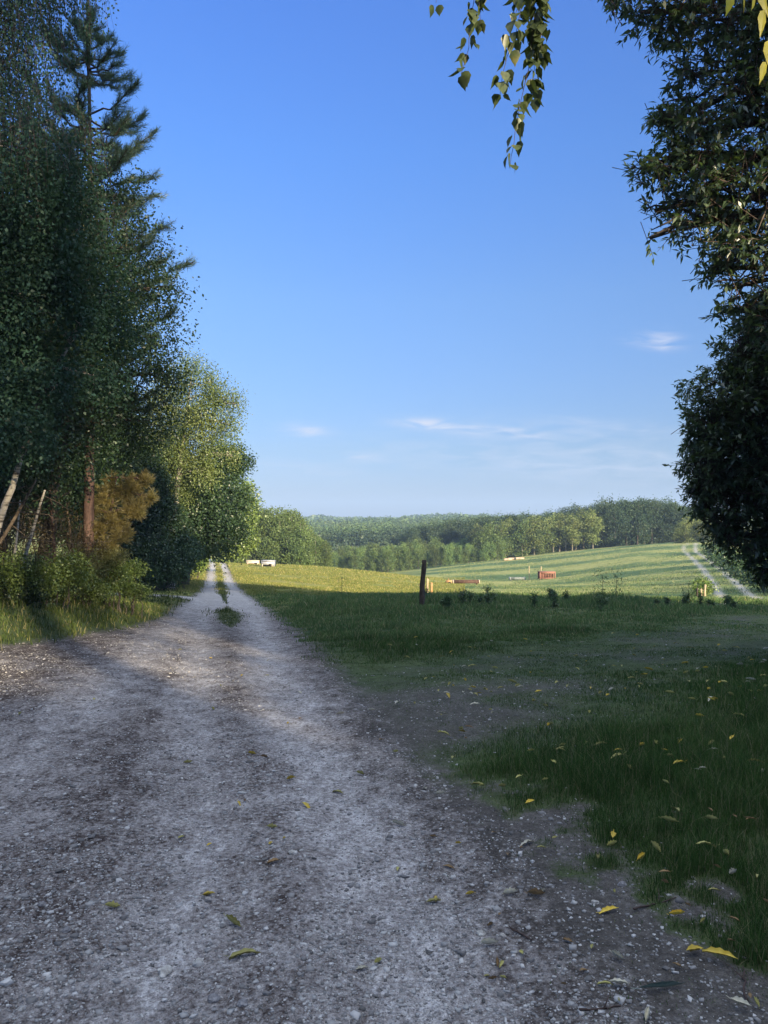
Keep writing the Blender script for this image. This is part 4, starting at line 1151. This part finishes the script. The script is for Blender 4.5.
behind(1.0, -20, .40, 1.8)
behind(4.2, -33, .50, 1.6)
PR['high'] = [proto('broadleaf_tree', 29, 12, 'round', M['oak_leaf'], M['bark'], 4200, 8, .30, 140, .68)]  # unseen; bare stem and high crown shaped to leave a sun gap
behind(3.4, -27, 1.0, 1.0, 'high')

# wood on the hill left of the meadow
for k in range(46):
    f = (k % 23) / 22; row = k // 23
    u = 232 + 92 * f + random.uniform(-2, 2); d = 124 + row * 12 + random.uniform(-3, 3) + (8 if f > .8 else 0)
    x = (u - 384) / FPX * d; z = Hs(x, d)
    topv = np.interp(u, [230, 262, 290, 310, 326], [508, 507, 512, 524, 545]) + random.uniform(-1, 5)
    h = (at(u, topv, d)[2] - z) / 10.6
    plant('far', x, d, max(.45, min(1.3, h)), 'round sunlit tree in the wood beyond the left meadow', 'trees of the wood beyond the left meadow', .85)
# young stand in the valley
for k in range(120):
    row = k // 40; u = 322 + (k % 40) * 4.6 + random.uniform(-2, 2); d = 176 + row * 11 + random.uniform(-3, 3)
    x = (u - 384) / FPX * d; z = Hs(x, d)
    topv = np.interp(u, [322, 350, 400, 450, 500], [556, 548, 543, 541, 538]) + random.uniform(-1, 4) + (1 - row) * 3
    h = (at(u, topv, d)[2] - z) / (7.6)
    plant('con', x, d, max(.35, h) * (1 if True else 1), 'pale green young tree of the stand down in the valley', 'young trees standing in the valley', .8)
# wood behind the right field
for k in range(110):
    row = k // 37; u = 478 + (k % 37) * 6.2 + random.uniform(-2.5, 2.5); d = 184 + row * 9 + random.uniform(-3, 3)
    x = (u - 384) / FPX * d; z = Hs(x, d)
    topv = np.interp(u, [478, 520, 560, 600, 640, 690, 710], [521, 516, 513, 505, 502, 505, 508]) + random.uniform(-2, 5)
    h = (at(u, topv, d)[2] - z) / 11.2
    birch = u < 600 and row == 0 and random.random() < .6
    if birch: plant('farb', x, d, h * .97, 'pale birch with a slim bare trunk along the far edge of the field', 'birches along the far field edge', 1.2)
    elif u > 590 or row > 0: plant('fard', x, d, h, 'tree with shade in its leaf colour in the wood behind the far field', 'dark trees of the wood behind the far field', .9)
    else: plant('far', x, d, h, 'mid green tree in the wood behind the far field', 'green trees of the wood behind the far field', .8)
for k in range(34):
    u = 404 + k * 2.7 + random.uniform(-2, 2); d = random.uniform(214, 236); x = (u - 384) / FPX * d
    h = (at(u, np.interp(u, [400, 440, 495], [533, 524, 518]) + random.uniform(-1, 3), d)[2] - Hs(x, d)) / 11.2
    plant('fard', x, d, h, 'tree with shade in its leaf colour on the slope between the young stand and the field wood', 'dark trees on the slope above the young stand', .8)
for u, v, d in [(686, 521, 163), (694, 517, 164), (703, 521, 162), (712, 524, 162), (722, 526, 158), (679, 529, 165)]:
    x = (u - 384) / FPX * d; h = (at(u, v, d)[2] - Hs(x, d)) / 10.6
    plant('gold', x, d, h, 'tree with golden light in its leaf colour at the top of the two wheel tracks', 'golden trees at the head of the farm track', 1.2)

# far woods that read as one mass
def mass_wood(name, pts, mat, label, L, per_tree, seed):
    r = np.random.default_rng(seed); PPs = []; Ds = []
    for (x, y, z, rad_, h) in pts:
        d = r.normal(size=(per_tree, 3)); d /= np.linalg.norm(d, axis=1)[:, None]; d[:, 2] = np.abs(d[:, 2])
        PPs.append(np.array([x, y, z + h * .35]) + d * np.array([rad_, rad_, h * .65]) * r.uniform(.75, 1.1, (per_tree, 1)))
        Ds.append(d)
    P = np.concatenate(PPs); D = np.concatenate(Ds); m = len(P)
    c = D + r.normal(size=(m, 3)) * .5; c /= np.linalg.norm(c, axis=1)[:, None]
    a = np.cross(c, r.normal(size=(m, 3))); a /= np.linalg.norm(a, axis=1)[:, None]; b = np.cross(c, a)
    Ls = L * r.uniform(.7, 1.3, m) * np.maximum(1, P[:, 1] / 420)
    Vq, Fq = leaf_quads(P - a * Ls[:, None] * .5, a, b, c, Ls, Ls * .8, .2)
    tag(link(name, mesh_np(name, Vq, Fq, mat)), label, None, None, 'stuff')
def wood_pts(n, u0, u1, d0, d1, hmin, hmax, rad_, seed):
    r = np.random.default_rng(seed); out = []
    d = r.uniform(d0, d1, n); u = r.uniform(u0, u1, n); x = (u - 384) / FPX * d; z = H(x, d)
    bump = (vnoise(x, d * .5, 90, seed + 60) - .5) * (d > 470) * 9
    for i in range(n): out.append((x[i], d[i], z[i], rad_ * r.uniform(.7, 1.2), max(4, r.uniform(hmin, hmax) + bump[i])))
    return out
M['mass_leaf'] = leaf_mat('mass_leaf', (.07, .12, .05), (.12, .17, .06), (.19, .21, .08), .035, .1, .1, .02, .3)
mass_wood('valley_wood', wood_pts(430, 250, 560, 300, 480, 6, 12, 4.8, 1), M['mass_leaf'], 'unbroken wood covering the slope beyond the valley', .75, 330, 1)
mass_wood('shaded_wood', wood_pts(190, 320, 560, 245, 290, 8, 10.5, 4.2, 6), M['far_shaded_leaf'], 'wood with shade painted into its leaves just behind the young stand in the valley', .7, 330, 6)  # shadow band behind the stand painted as darker leaves
mass_wood('ridge_wood', wood_pts(560, 180, 720, 480, 760, 6, 11, 6.5, 2), M['mass_leaf'], 'blue green wood along the ridge above the valley', 1.0, 230, 2)
mass_wood('horizon_wood', wood_pts(520, 100, 760, 900, 1500, 8, 12.5, 14, 3), M['mass_leaf'], 'hazy blue wooded horizon', 1.6, 90, 3)

# hedge along the farm track
for (u, v, d, w, h) in [(712, 553, 118, 9, 8), (716, 560, 100, 10, 9), (724, 565, 88, 12, 10), (734, 568, 78, 14, 12), (746, 572, 68, 16, 14), (760, 576, 58, 20, 16), (776, 582, 50, 22, 18), (800, 585, 45, 24, 18)]:
    shrub('hedge_bush', [(u, v, d, w), (u + w * .8, v, d, w), (u + w * .4, v + h * .4, d * .97, w)], M['shrub_leaf'],
          'rounded green bush in the hedge along the right side of the wheel tracks', 'bush', 420, 6, .18 + d * .0012, .12 + d * .001, .28, int(u), gap=.3, group='bushes of the hedge beside the wheel tracks', stems=4)
shrub('low_bush', [(702, 583, 47, 5), (707, 588, 46, 5), (700, 590, 46, 5)], M['lime_leaf'], 'sunlit yellow green bush beside the two pale stakes', 'bush', 260, 6, .13, .08, .18, 77, gap=.3, stems=4)

# tall weeds at the shaded edge of the meadow
def weed(u, v_top, d, seed, label, group=None, mat='shrub_leaf', dense=1.0):
    g = ground_at(u, d); top = at(u, v_top, d)
    t = thing('tall_weed', g, label, 'plant', group)
    r = np.random.default_rng(seed); h = top[2] - g[2]
    st = jag((0, 0, -.02), (r.normal() * .06 * h, 0, h), 7, .015, 0, seed)
    mb = MB(); mb.tube(st, np.linspace(.012, .006, 7), 5)
    P = []
    for k in range(int(7 * dense)):
        i = int(r.integers(2, 7)); e = st[min(i, 6)] + r.normal(size=3) * (.16, .16, .07) * h + (0, 0, .07 * h)
        mb.tube(jag(st[i], e, 4, .04, 0, int(r.integers(1e5))), np.linspace(.007, .004, 4), 4); P.append(e); P.append((st[i] + e) / 2)
    mb.build('stem', M['dry_stalk'], t)
    P = np.repeat(np.array(P + [st[-1]]), 7, 0) + r.normal(size=((len(P) + 1) * 7, 3)) * (.04 if h > 1.0 else .13) * h
    a, b, c = rot_basis(r, len(P), 0)
    Vq, Fq = leaf_quads(P, a, b, c, .10 * r.uniform(.6, 1.2, len(P)), .030 * np.ones(len(P)))
    link('leaves', mesh_np('leaves', Vq, Fq, M[mat]), t)
weed(602, 576, 25, 1, 'tall thin weed with a flat dark head standing above the shaded grass')
weed(616, 578, 25.6, 2, 'tall leaning weed just right of the flat headed one')
weed(686, 582, 27, 3, 'slim dark weed well left of the pale stakes', dense=.5)
weed(342, 578, 40, 4, 'lone thin stalk in the meadow left of the wooden post', dense=.5)
for k in range(38):
    u = random.uniform(410, 735); d = random.uniform(22, 30)
    g = ground_at(u, d)
    vb = 520 + (EYE - g[2]) / d * FPX
    weed(u, vb - random.uniform(3, 12), d, 50 + k, 'leafy weed in the row at the edge of the shaded grass', 'weeds along the shaded meadow edge', dense=1.6)

# ------------------------------------------------------------------ posts, feeders and other small things
pg = ground_at(421, 25)
def wooden_post():
    t = thing('wooden_post', pg, 'dark weathered wooden post leaning slightly in the shaded grass', 'post')
    top = at(424, 560, 25) - pg
    mb = MB(); n = 12; s = np.linspace(0, 1, n)[:, None]; pts = np.array([0, 0, -.25]) * (1 - s) + top * s
    pts[:, 0] += .012 * np.sin(s[:, 0] * 9)
    mb.tube(pts, (.098 - .022 * s[:, 0]) * (1 + .07 * np.sin(np.arange(n) * 2.3)), 10)
    mb.build('post', M['post_wood'], t, False)
    w = MB(); w.tube([(0.08, -.03, .95), (.10, -.02, .98), (.11, 0, 1.04), (.09, .02, 1.06)], .006, 5); w.build('staple', M['grey_metal'], t)
wooden_post()
def stake(u, v0, v1, d, w, mat, label, group=None, name='fence_stake', lean=0):
    g = ground_at(u, d); t = thing(name, g, label, 'post', group)
    h = at(u, v1, d)[2] - g[2]
    mb = MB(); s = np.linspace(0, 1, 6)[:, None]
    pts = np.hstack([lean * s * h + .01 * np.sin(s * 7), 0 * s, -.2 * (1 - s) + h * s])
    mb.tube(pts, np.linspace(w, w * .85, 6), 8); mb.build('stake', mat, t)
    c = MB(); c.tube([(lean * h - .001, 0, h - .01), (lean * h, 0, h + w * .5)], [w * .87, w * .4], 8); c.build('tip', mat, t)
stake(427.5, 590, 579, 44, .07, M['pale_wood'], 'short pale stake just right of the dark wooden post')
stake(431.5, 590, 583, 45, .07, M['rust_orange'], 'short orange stub behind the pale stake and dark post')
stake(704, 598, 585, 45, .075, M['pale_wood'], 'taller of two pale stakes beside the wheel tracks', lean=.08)
stake(701, 598, 589, 45, .06, M['pale_wood'], 'shorter of two pale stakes beside the wheel tracks')
stake(529, 580, 566, 106, .06, M['pale_wood'], 'thin upright stake left of the rusty hay rack')
stake(541, 580, 566.5, 107, .07, M['pale_wood'], 'thin upright stake rising just behind the rusty hay rack')
stake(697, 600, 588, 40, .05, M['post_wood'], 'thin dark stake left of the pale pair')
stake(267, 575, 571, 80, .04, M['post_wood'], 'tiny dark stake in the sunlit meadow')

def hay_rack(u, d, w, h, dep, mat, label):
    g = ground_at(u, d); t = thing('hay_rack', g, label, 'hay rack')
    f = MB()
    for x in (-w / 2, w / 2):
        for y in (-dep / 2, dep / 2): f.box((x, y, h / 2), (.14, .14, h))
    f.box((0, -dep / 2 - .005, h - .07), (w - .15, .12, .14)); f.box((0, dep / 2, h - .07), (w - .15, .12, .14)); f.box((0, -dep / 2 - .005, .16), (w - .15, .12, .14)); f.box((0, dep / 2, .16), (w - .15, .12, .14))
    f.build('frame', mat, t)
    b = MB()
    for k in range(1, 9): 
        b.box((-w / 2 + k * w / 9, -dep / 2 - .01, h / 2), (.06, .05, h - .3))
    b.build('bars', mat, t)
    p = MB(); p.box((-w * .33, 0, h * .52), (w * .28, dep * .8, h * .7)); p.build('side_panel', mat, t)
    q = MB(); q.box((w * .12, .1, h * .45), (w * .55, dep * .7, h * .6), jit=.05); q.build('hay', M['trough_brown'], t)
    rf = MB(); rf.box((0, 0, h + .05), (w + .2, dep + .1, .08), tilt=.01); rf.build('roof', mat, t)
hay_rack(546.5, 104, 2.0, .95, 1.2, M['rust'], 'red rusty hay rack with open bars in the right field')
def trough(u, d, w, mat, label, endmat, rz=0, h=.42):
    g = ground_at(u, d); t = thing('feed_trough', g, label, 'trough'); t.rotation_euler = (0, 0, rz)
    b = MB(); b.box((0, -.3, h * .62), (w, .06, h * .6)); b.box((0, .3, h * .62), (w, .06, h * .6)); b.box((0, 0, h * .36), (w - .01, .53, .06)); b.build('basin', mat, t)
    for sx in (-1, 1):
        e = MB(); e.box((sx * w / 2 + sx * .035, 0, h * .62), (.06, .68, h * .7)); e.build('end_plate', endmat, t)
        l = MB(); l.box((sx * w * .42, 0, .12), (.1, .5, .24)); l.build('leg', mat, t)
trough(466, 82, 2.7, M['trough_brown'], 'long low brown feed trough on the lit strip right of the wooden post', M['cream_paint'], .05, .55)
trough(517, 106, 2.0, M['grey_metal'], 'grey trough with a white end left of the rusty hay rack', M['white_paint'], .1, .5)
def cart(u, d, label):
    g = ground_at(u, d); t = thing('feed_cart', g, label, 'cart')
    b = MB(); b.box((0, 0, .55), (1.1, .8, .5), taper=1.12); b.build('tub', M['rust_orange'], t)
    p = MB(); p.tube([(-.5, 0, .45), (-1.3, 0, .25)], .05, 6); p.build('drawbar', M['rust_orange'], t)
    t.scale = (.55,) * 3
    u_ = MB(); u_.box((-.1, 0, .95), (.12, .5, .4)); u_.build('hopper', M['rust_orange'], t)
    for s_ in (-1, 1):
        w = MB(); w.tube([(.1, s_ * .45, .28), (.1, s_ * .57, .28)], .27, 14); w.build('wheel', M['rubber'], t)
cart(449, 84, 'small orange feed cart at the left end of the brown trough')
def shelter(u, d, w, h, dep, label, mat, rz, open_=False, name='field_shelter'):
    g = ground_at(u, d); t = thing(name, g, label, 'shelter'); t.rotation_euler = (0, 0, rz)
    b = MB()
    b.box((0, dep / 2, h * .45), (w, .06, h * .8)); b.box((-w / 2, 0, h * .45), (.06, dep - .06, h * .8)); b.box((w / 2, 0, h * .45), (.06, dep - .06, h * .8))
    b.box((0, -dep / 2, h * .55), (w * .995, .05, h * .5)); b.build('wall', mat, t)
    r_ = MB(); r_.box((0, 0, h * .92), (w * 1.08, dep * 1.1, .08), tilt=.03); r_.build('roof', mat, t)
    for sx in (-1, 1):
        l = MB(); l.box((sx * w * .4, -dep / 2 - .03, h * .2), (.1, .1, h * .42)); l.build('leg', M['cream_paint'], t)
    o_ = MB(); o_.box((w * .28, -dep / 2 - .02, h * .30), (w * .3, .04, h * .3)); o_.build('opening_shade', M['hole_shade'], t)  # dark panel stands in for the shade inside the shelter
shelter(268.5, 100, 1.6, .85, 1.2, 'low white livestock shelter on the crest of the left meadow', M['white_paint'], -.1)
shelter(253, 108, 1.7, .62, 1.0, 'low cream shelter in front of the wood, left of the white one', M['cream_paint'], .1)
# felled logs at the edge of the far field
for k, (u, d, w) in enumerate([(508, 163, 1.0), (513, 163.5, 1.3), (520, 163, 1.1)]):
    g = ground_at(u, d); t = thing('felled_log', g, ['short pinkish cut log at the left of the three by the far wood', 'middle and longest of three pinkish cut logs by the far wood', 'right hand pale cut log of three by the far wood'][k], 'log', 'cut logs by the far wood')
    mb = MB(); mb.tube([(-w * .8, 0, .2), (0, .05, .22), (w * .8, 0, .2)], [.22, .23, .20], 10); mb.build('stem', M['pink_wood'], t, True)
    e = MB(); e.tube([(-w * .8 - .02, 0, .2), (-w * .8 - .05, 0, .2)], [.21, .19], 10); e.build('cut_end', M['cream_paint'], t)

# ------------------------------------------------------------------ fallen leaves and bigger stones
def litter_mat(name, c1, c2):
    m, nt, o = mat_new(name)
    f = noise(nt, 25, 4); c = ramp(nt, f, [(.35, c1), (.65, c2)])
    oi = N(nt, 'ShaderNodeObjectInfo')
    hs = N(nt, 'ShaderNodeHueSaturation'); nt.links.new(mrange(nt, oi.outputs['Random'], 0, 1, .65, 1.2), hs.inputs['Value']); nt.links.new(c, hs.inputs['Color'])
    p = N(nt, 'ShaderNodeBsdfPrincipled'); p.inputs['Roughness'].default_value = .7; nt.links.new(hs.outputs[0], p.inputs['Base Color'])
    nt.links.new(p.outputs[0], o.inputs[0]); return m
LM = {'yellow': litter_mat('litter_yellow', (.55, .38, .03), (.75, .60, .12)), 'olive': litter_mat('litter_olive', (.32, .30, .08), (.55, .50, .18)),
      'pale': litter_mat('litter_pale', (.48, .45, .33), (.72, .68, .55)), 'brown': litter_mat('litter_brown', (.20, .12, .05), (.36, .24, .10)),
      'green': litter_mat('litter_green', (.12, .19, .16), (.26, .34, .29))}
def leaf_mesh(L, W, curl, cup, seed, mat):
    r = np.random.default_rng(seed); n = 9; m = 5; V_ = []; F_ = []
    for i in range(n):
        t = i / (n - 1); w = W * (math.sin(math.pi * min(1, t * 1.02 + .02)) ** .75) * (1 + .12 * (-1) ** i) * .5
        for j in range(m):
            s_ = j / (m - 1) * 2 - 1
            V_.append(((t - .5) * L, s_ * w * math.cos(cup * s_), .004 + abs(s_) ** 1.5 * w * math.sin(cup) + curl * L * (2 * t - 1) ** 2 + r.normal() * .0015))
    for i in range(n - 1):
        for j in range(m - 1):
            a = i * m + j; F_.append((a, a + 1, a + m + 1, a + m))
    b = len(V_); V_ += [(-L * .5, .0012, .006), (-L * .5, -.0012, .006), (-L * .68, -.001, .012), (-L * .68, .001, .012)]; F_.append((b, b + 1, b + 2, b + 3))
    return mesh_np('fallen_leaf', np.array(V_), np.array(F_), LM[mat], True)
LP = {k: [leaf_mesh(.058 + .016 * (i % 3), .030 + .009 * (i % 2), (.03, .10, -.05, .14)[i], .7 + .5 * (i % 2), i + hash_, k) for i in range(4)] for hash_, k in enumerate(('yellow', 'olive', 'pale', 'brown'))}
def fallen(u, v, mat, label, group, size=1.0, rz=None):
    # distance from the ground under that pixel
    d = 2.0
    x, z = ray(u, v)
    for _ in range(40):
        g = Hs(x * d, d); dn = (EYE - g) / (-z)
        if abs(dn - d) < .002: break
        d = .5 * d + .5 * dn
    p = (x * d, d, Hs(x * d, d) + .004)
    o = link('fallen_leaf', random.choice(LP[mat]))
    lift = 0.075 * float(cover(np.array([p[0]]), np.array([p[1]]))[0])
    o.location = (p[0], p[1], p[2] + lift); o.rotation_euler = (random.uniform(-.25, .25), random.uniform(-.25, .25), random.uniform(0, 6.28) if rz is None else rz)
    o.scale = (size,) * 3
    return tag(o, label, 'leaf', group)
G1 = 'fallen leaves on the gravel'; G2 = 'fallen leaves in the grass'
uniq = [(208, 896, 'yellow', 'bright yellow fallen leaf alone on the pale rut, nearest left centre', 1.0, .2), (112, 909, 'olive', 'olive curled leaf on dark soil at the lower left', 1.1, .1),
        (233, 925, 'olive', 'yellow green leaf in the gravel right below the lone yellow one', 1.2, -.6), (245, 956, 'olive', 'olive leaf lying crosswise near the bottom of the road', 1.3, .3),
        (274, 863, 'brown', 'tan leaf on edge in the middle of the road', 1.1, .4), (272, 829, 'olive', 'flat olive leaf just above the tan one', 1.0, 0),
        (434, 903, 'olive', 'pale yellow rolled leaf on the road nearest the bottom centre', 1.1, .2), (362, 970, 'pale', 'small pale leaf by a dark twig at bottom centre', .8, .5),
        (378, 964, 'olive', 'olive leaf touching the small pale one at bottom centre', .8, .9), (511, 895, 'pale', 'pale leaf with upturned tip on dark soil', 1.1, .2),
        (537, 896, 'brown', 'long tan leaf pointing down right on dark soil', 1.1, -.6), (543, 893, 'pale', 'white leaf standing up beside the long tan one', .8, 1.3),
        (490, 946, 'pale', 'whitish pointed leaf on gravel at lower right of centre', 1.1, -.1), (609, 912, 'yellow', 'mustard yellow leaf on the dark soil strip', 1.0, .3),
        (677, 929, 'yellow', 'mustard leaf at the edge of the right grass', .9, .2), (695, 955, 'yellow', 'large folded yellow leaf at lower right', 1.25, .3),
        (720, 963, 'yellow', 'long narrow yellow leaf pointing right from the folded one', 1.3, -.5), (618, 960, 'pale', 'small white leaf standing on edge above the green strip', .9, -.9),
        (620, 988, 'pale', 'cream curled leaf against the left end of the green one', 1.1, -.2), (648, 1018, 'pale', 'small cream triangular leaf at the bottom edge', .9, 1.1),
        (741, 1010, 'pale', 'pale broken leaf near the bottom right corner', 1.1, -.7), (598, 870, 'olive', 'broad yellow green leaf lying flat on the soil', 1.1, 1.3),
        (252, 755, 'yellow', 'orange yellow leaf left of a brown one in mid road', 1.0, .1), (264, 758, 'brown', 'brown leaf right of the orange one in mid road', .9, .2)]
for u, v, m_, lab, sz, rz in uniq: fallen(u, v, m_, lab, None, sz, rz)
g1 = [(188, 764, 'olive'), (213, 710, 'olive'), (290, 780, 'yellow'), (306, 807, 'yellow'), (337, 793, 'olive'), (360, 775, 'olive'), (399, 826, 'pale'), (425, 790, 'pale'), (440, 797, 'pale'),
      (242, 676, 'yellow'), (94, 700, 'olive'), (20, 715, 'olive'), (478, 790, 'olive'), (530, 810, 'yellow'), (505, 816, 'pale'), (397, 706, 'pale'), (372, 714, 'pale'), (527, 845, 'pale'),
      (340, 715, 'pale'), (300, 693, 'pale'), (390, 650, 'olive'), (180, 650, 'olive')]
for u, v, m_ in g1: fallen(u, v, m_, 'small curled fallen leaf lying on the gravel road', G1, 1.05)
g2 = [(550, 732, 'olive'), (642, 758, 'yellow'), (656, 756, 'olive'), (601, 756, 'olive'), (679, 776, 'yellow'), (712, 756, 'olive'), (732, 750, 'yellow'), (755, 774, 'yellow'), (763, 786, 'pale'), (617, 769, 'olive'),
      (612, 860, 'olive'), (655, 865, 'olive'), (641, 870, 'yellow'), (613, 848, 'yellow'), (706, 862, 'olive'), (726, 873, 'olive'), (733, 887, 'pale'), (670, 838, 'olive'), (712, 837, 'olive'), (676, 822, 'olive'),
      (548, 733, 'yellow'), (461, 735, 'olive'), (444, 738, 'olive'), (462, 737, 'yellow'), (538, 697, 'yellow'), (600, 700, 'olive'), (608, 702, 'yellow'), (656, 671, 'pale'), (685, 669, 'yellow'), (622, 671, 'olive'), (670, 700, 'olive'),
      (740, 724, 'olive'), (700, 725, 'yellow'), (590, 720, 'olive'), (520, 692, 'pale'), (492, 718, 'pale'), (442, 718, 'pale'), (470, 694, 'olive'), (470, 652, 'olive'), (640, 690, 'olive'), (720, 690, 'yellow'), (750, 700, 'olive')]
for u, v, m_ in g2: fallen(u, v, m_, 'small yellowish fallen leaf caught in the shaded grass', G2, 1.1)
for k in range(70): fallen(random.uniform(400, 766), random.uniform(636, 712), random.choice(['olive', 'pale', 'yellow', 'olive']), 'small yellowish fallen leaf caught in the shaded grass', G2, random.uniform(.9, 1.4))
for k in range(70): fallen(random.uniform(430, 766), random.uniform(648, 800) if k % 2 else random.uniform(640, 700), random.choice(['olive', 'yellow', 'olive', 'pale']), 'small yellowish fallen leaf caught in the shaded grass', G2, random.uniform(.6, .95))
for k in range(26): fallen(random.uniform(180, 470), random.uniform(650, 900), random.choice(['olive', 'yellow', 'brown']), 'small curled fallen leaf lying on the gravel road', G1, random.uniform(.5, .85))
for k in range(40): fallen(random.uniform(470, 766), random.uniform(810, 1010), random.choice(['olive', 'brown', 'brown']), 'small brown leaf scrap on the dark soil strip', 'leaf scraps on the dark soil', random.uniform(.35, .7))
for k, (u, v, L, a) in enumerate([(655, 905, .22, .4), (745, 985, .20, 1.2), (520, 935, .12, 2.2), (600, 1010, .14, .1)]):
    d = 2.6; x, z = ray(u, v)
    for _ in range(30): d = .5 * d + .5 * (EYE - Hs(x * d, d)) / (-z)
    g = np.array([x * d, d, Hs(x * d, d) + .008]); e = np.array([math.cos(a), math.sin(a), .02]) * L
    mb = MB(); mb.tube(jag(-e / 2, e / 2, 7, .05, 0, k), np.linspace(.0045, .002, 7), 5); mb.tube(jag(e * .1, e * .35 + np.array([-e[1], e[0], .05]) * .3, 4, .05, 0, k + 9), np.linspace(.003, .001, 4), 4)
    o = mb.build('dead_twig', M['twig']); o.location = g
    tag(o, ['thin dark twig behind the mustard leaf on the soil', 'dark twig at the lower right corner', 'short twig above the whitish pointed leaf', 'dark twig at the bottom edge left of the green leaf'][k], 'twig')
# long grey green crumpled leaf at lower right
gm = leaf_mesh(.165, .034, .04, 1.3, 77, 'green')
o = link('fallen_leaf', gm); q = at(662, 992, 2.6); o.location = (q[0], 2.6, Hs(q[0], 2.6) + .008); o.rotation_euler = (.3, 0, .16)
tag(o, 'long grey green crumpled leaf at the lower right', 'leaf')
def stone(u, v, size, mat, label, seed):
    d = 2.3; x, z = ray(u, v)
    for _ in range(30): d = .5 * d + .5 * (EYE - Hs(x * d, d)) / (-z)
    bm = bmesh.new(); bmesh.ops.create_icosphere(bm, subdivisions=3, radius=size)
    r = np.random.default_rng(seed); co = np.array([vv.co[:] for vv in bm.verts]); k = 1 + .22 * n3(co / size * 2, 3.0, seed) + .08 * n3(co / size * 2, .9, seed + 1)
    for vv, s_ in zip(bm.verts, k): vv.co = Vector((vv.co.x * s_ * 1.2, vv.co.y * s_, max(vv.co.z, -size * .5) * s_ * .65))
    me = bpy.data.meshes.new('stone'); bm.to_mesh(me); bm.free(); me.materials.append(mat)
    o = link('stone', me); o.location = (x * d, d, Hs(x * d, d) + size * .2); o.rotation_euler = (0, 0, r.uniform(0, 6)); tag(o, label, 'stone')
M['chalk'] = solid('chalk', (.28, .26, .23), (.62, .60, .55), 35, .9, .6)
M['greystone'] = solid('greystone', (.13, .125, .13), (.34, .33, .33), 40, .9, .6)
for i, (u, v, s_, m_, lab) in enumerate([(165, 973, .024, 'chalk', 'largest rough chalk white stone at the bottom of the left rut'), (199, 963, .016, 'chalk', 'chalky stone right of the largest white one'),
                        (66, 931, .014, 'greystone', 'small bluish grey stone at lower left'), (42, 905, .014, 'greystone', 'little pale grey stone near the left edge of the road'),
                        (243, 1004, .016, 'greystone', 'grey lump of stone at the bottom edge, right of the rut'), (213, 1000, .018, 'greystone', 'mottled grey stone in the clump at the bottom edge'),
                        (481, 934, .015, 'chalk', 'small white stone above the whitish pointed leaf'), (503, 936, .011, 'chalk', 'tiny white stone right of the small white one'),
                        (595, 903, .013, 'chalk', 'small pale stone left of the mustard leaf'), (622, 885, .016, 'greystone', 'grey stone behind the mustard leaf'),
                        (228, 757, .018, 'chalk', 'white stone left of the orange yellow leaf'), (292, 853, .016, 'chalk', 'white stone right of the tan leaf in mid road')]):
    stone(u, v, s_, M[m_], lab, 60 + i)

# ------------------------------------------------------------------ haze
def haze(dens):
    mb = MB(); mb.box((0, 900, 15), (4400, 4400, 120 + 0)); 
    o = mb.build('haze', None)
    m = bpy.data.materials.new('haze'); m.use_nodes = True; nt = m.node_tree; nt.nodes.clear(); out_ = nt.nodes.new('ShaderNodeOutputMaterial')
    v = nt.nodes.new('ShaderNodeVolumePrincipled'); v.inputs['Color'].default_value = (.50, .70, 1, 1); v.inputs['Density'].default_value = dens; v.inputs['Anisotropy'].default_value = .0
    nt.links.new(v.outputs[0], out_.inputs['Volume']); o.data.materials.append(m)
    tag(o, 'pale blue air haze over the valley', None, None, 'stuff')
USE_HAZE = True
if USE_HAZE: haze(.00040)

# drop prototypes that were never planted
for ps in PR.values():
    for p in ps:
        if p.name not in used_proto:
            for k in KIDS[p.name]: bpy.data.objects.remove(k)
            bpy.data.objects.remove(p)
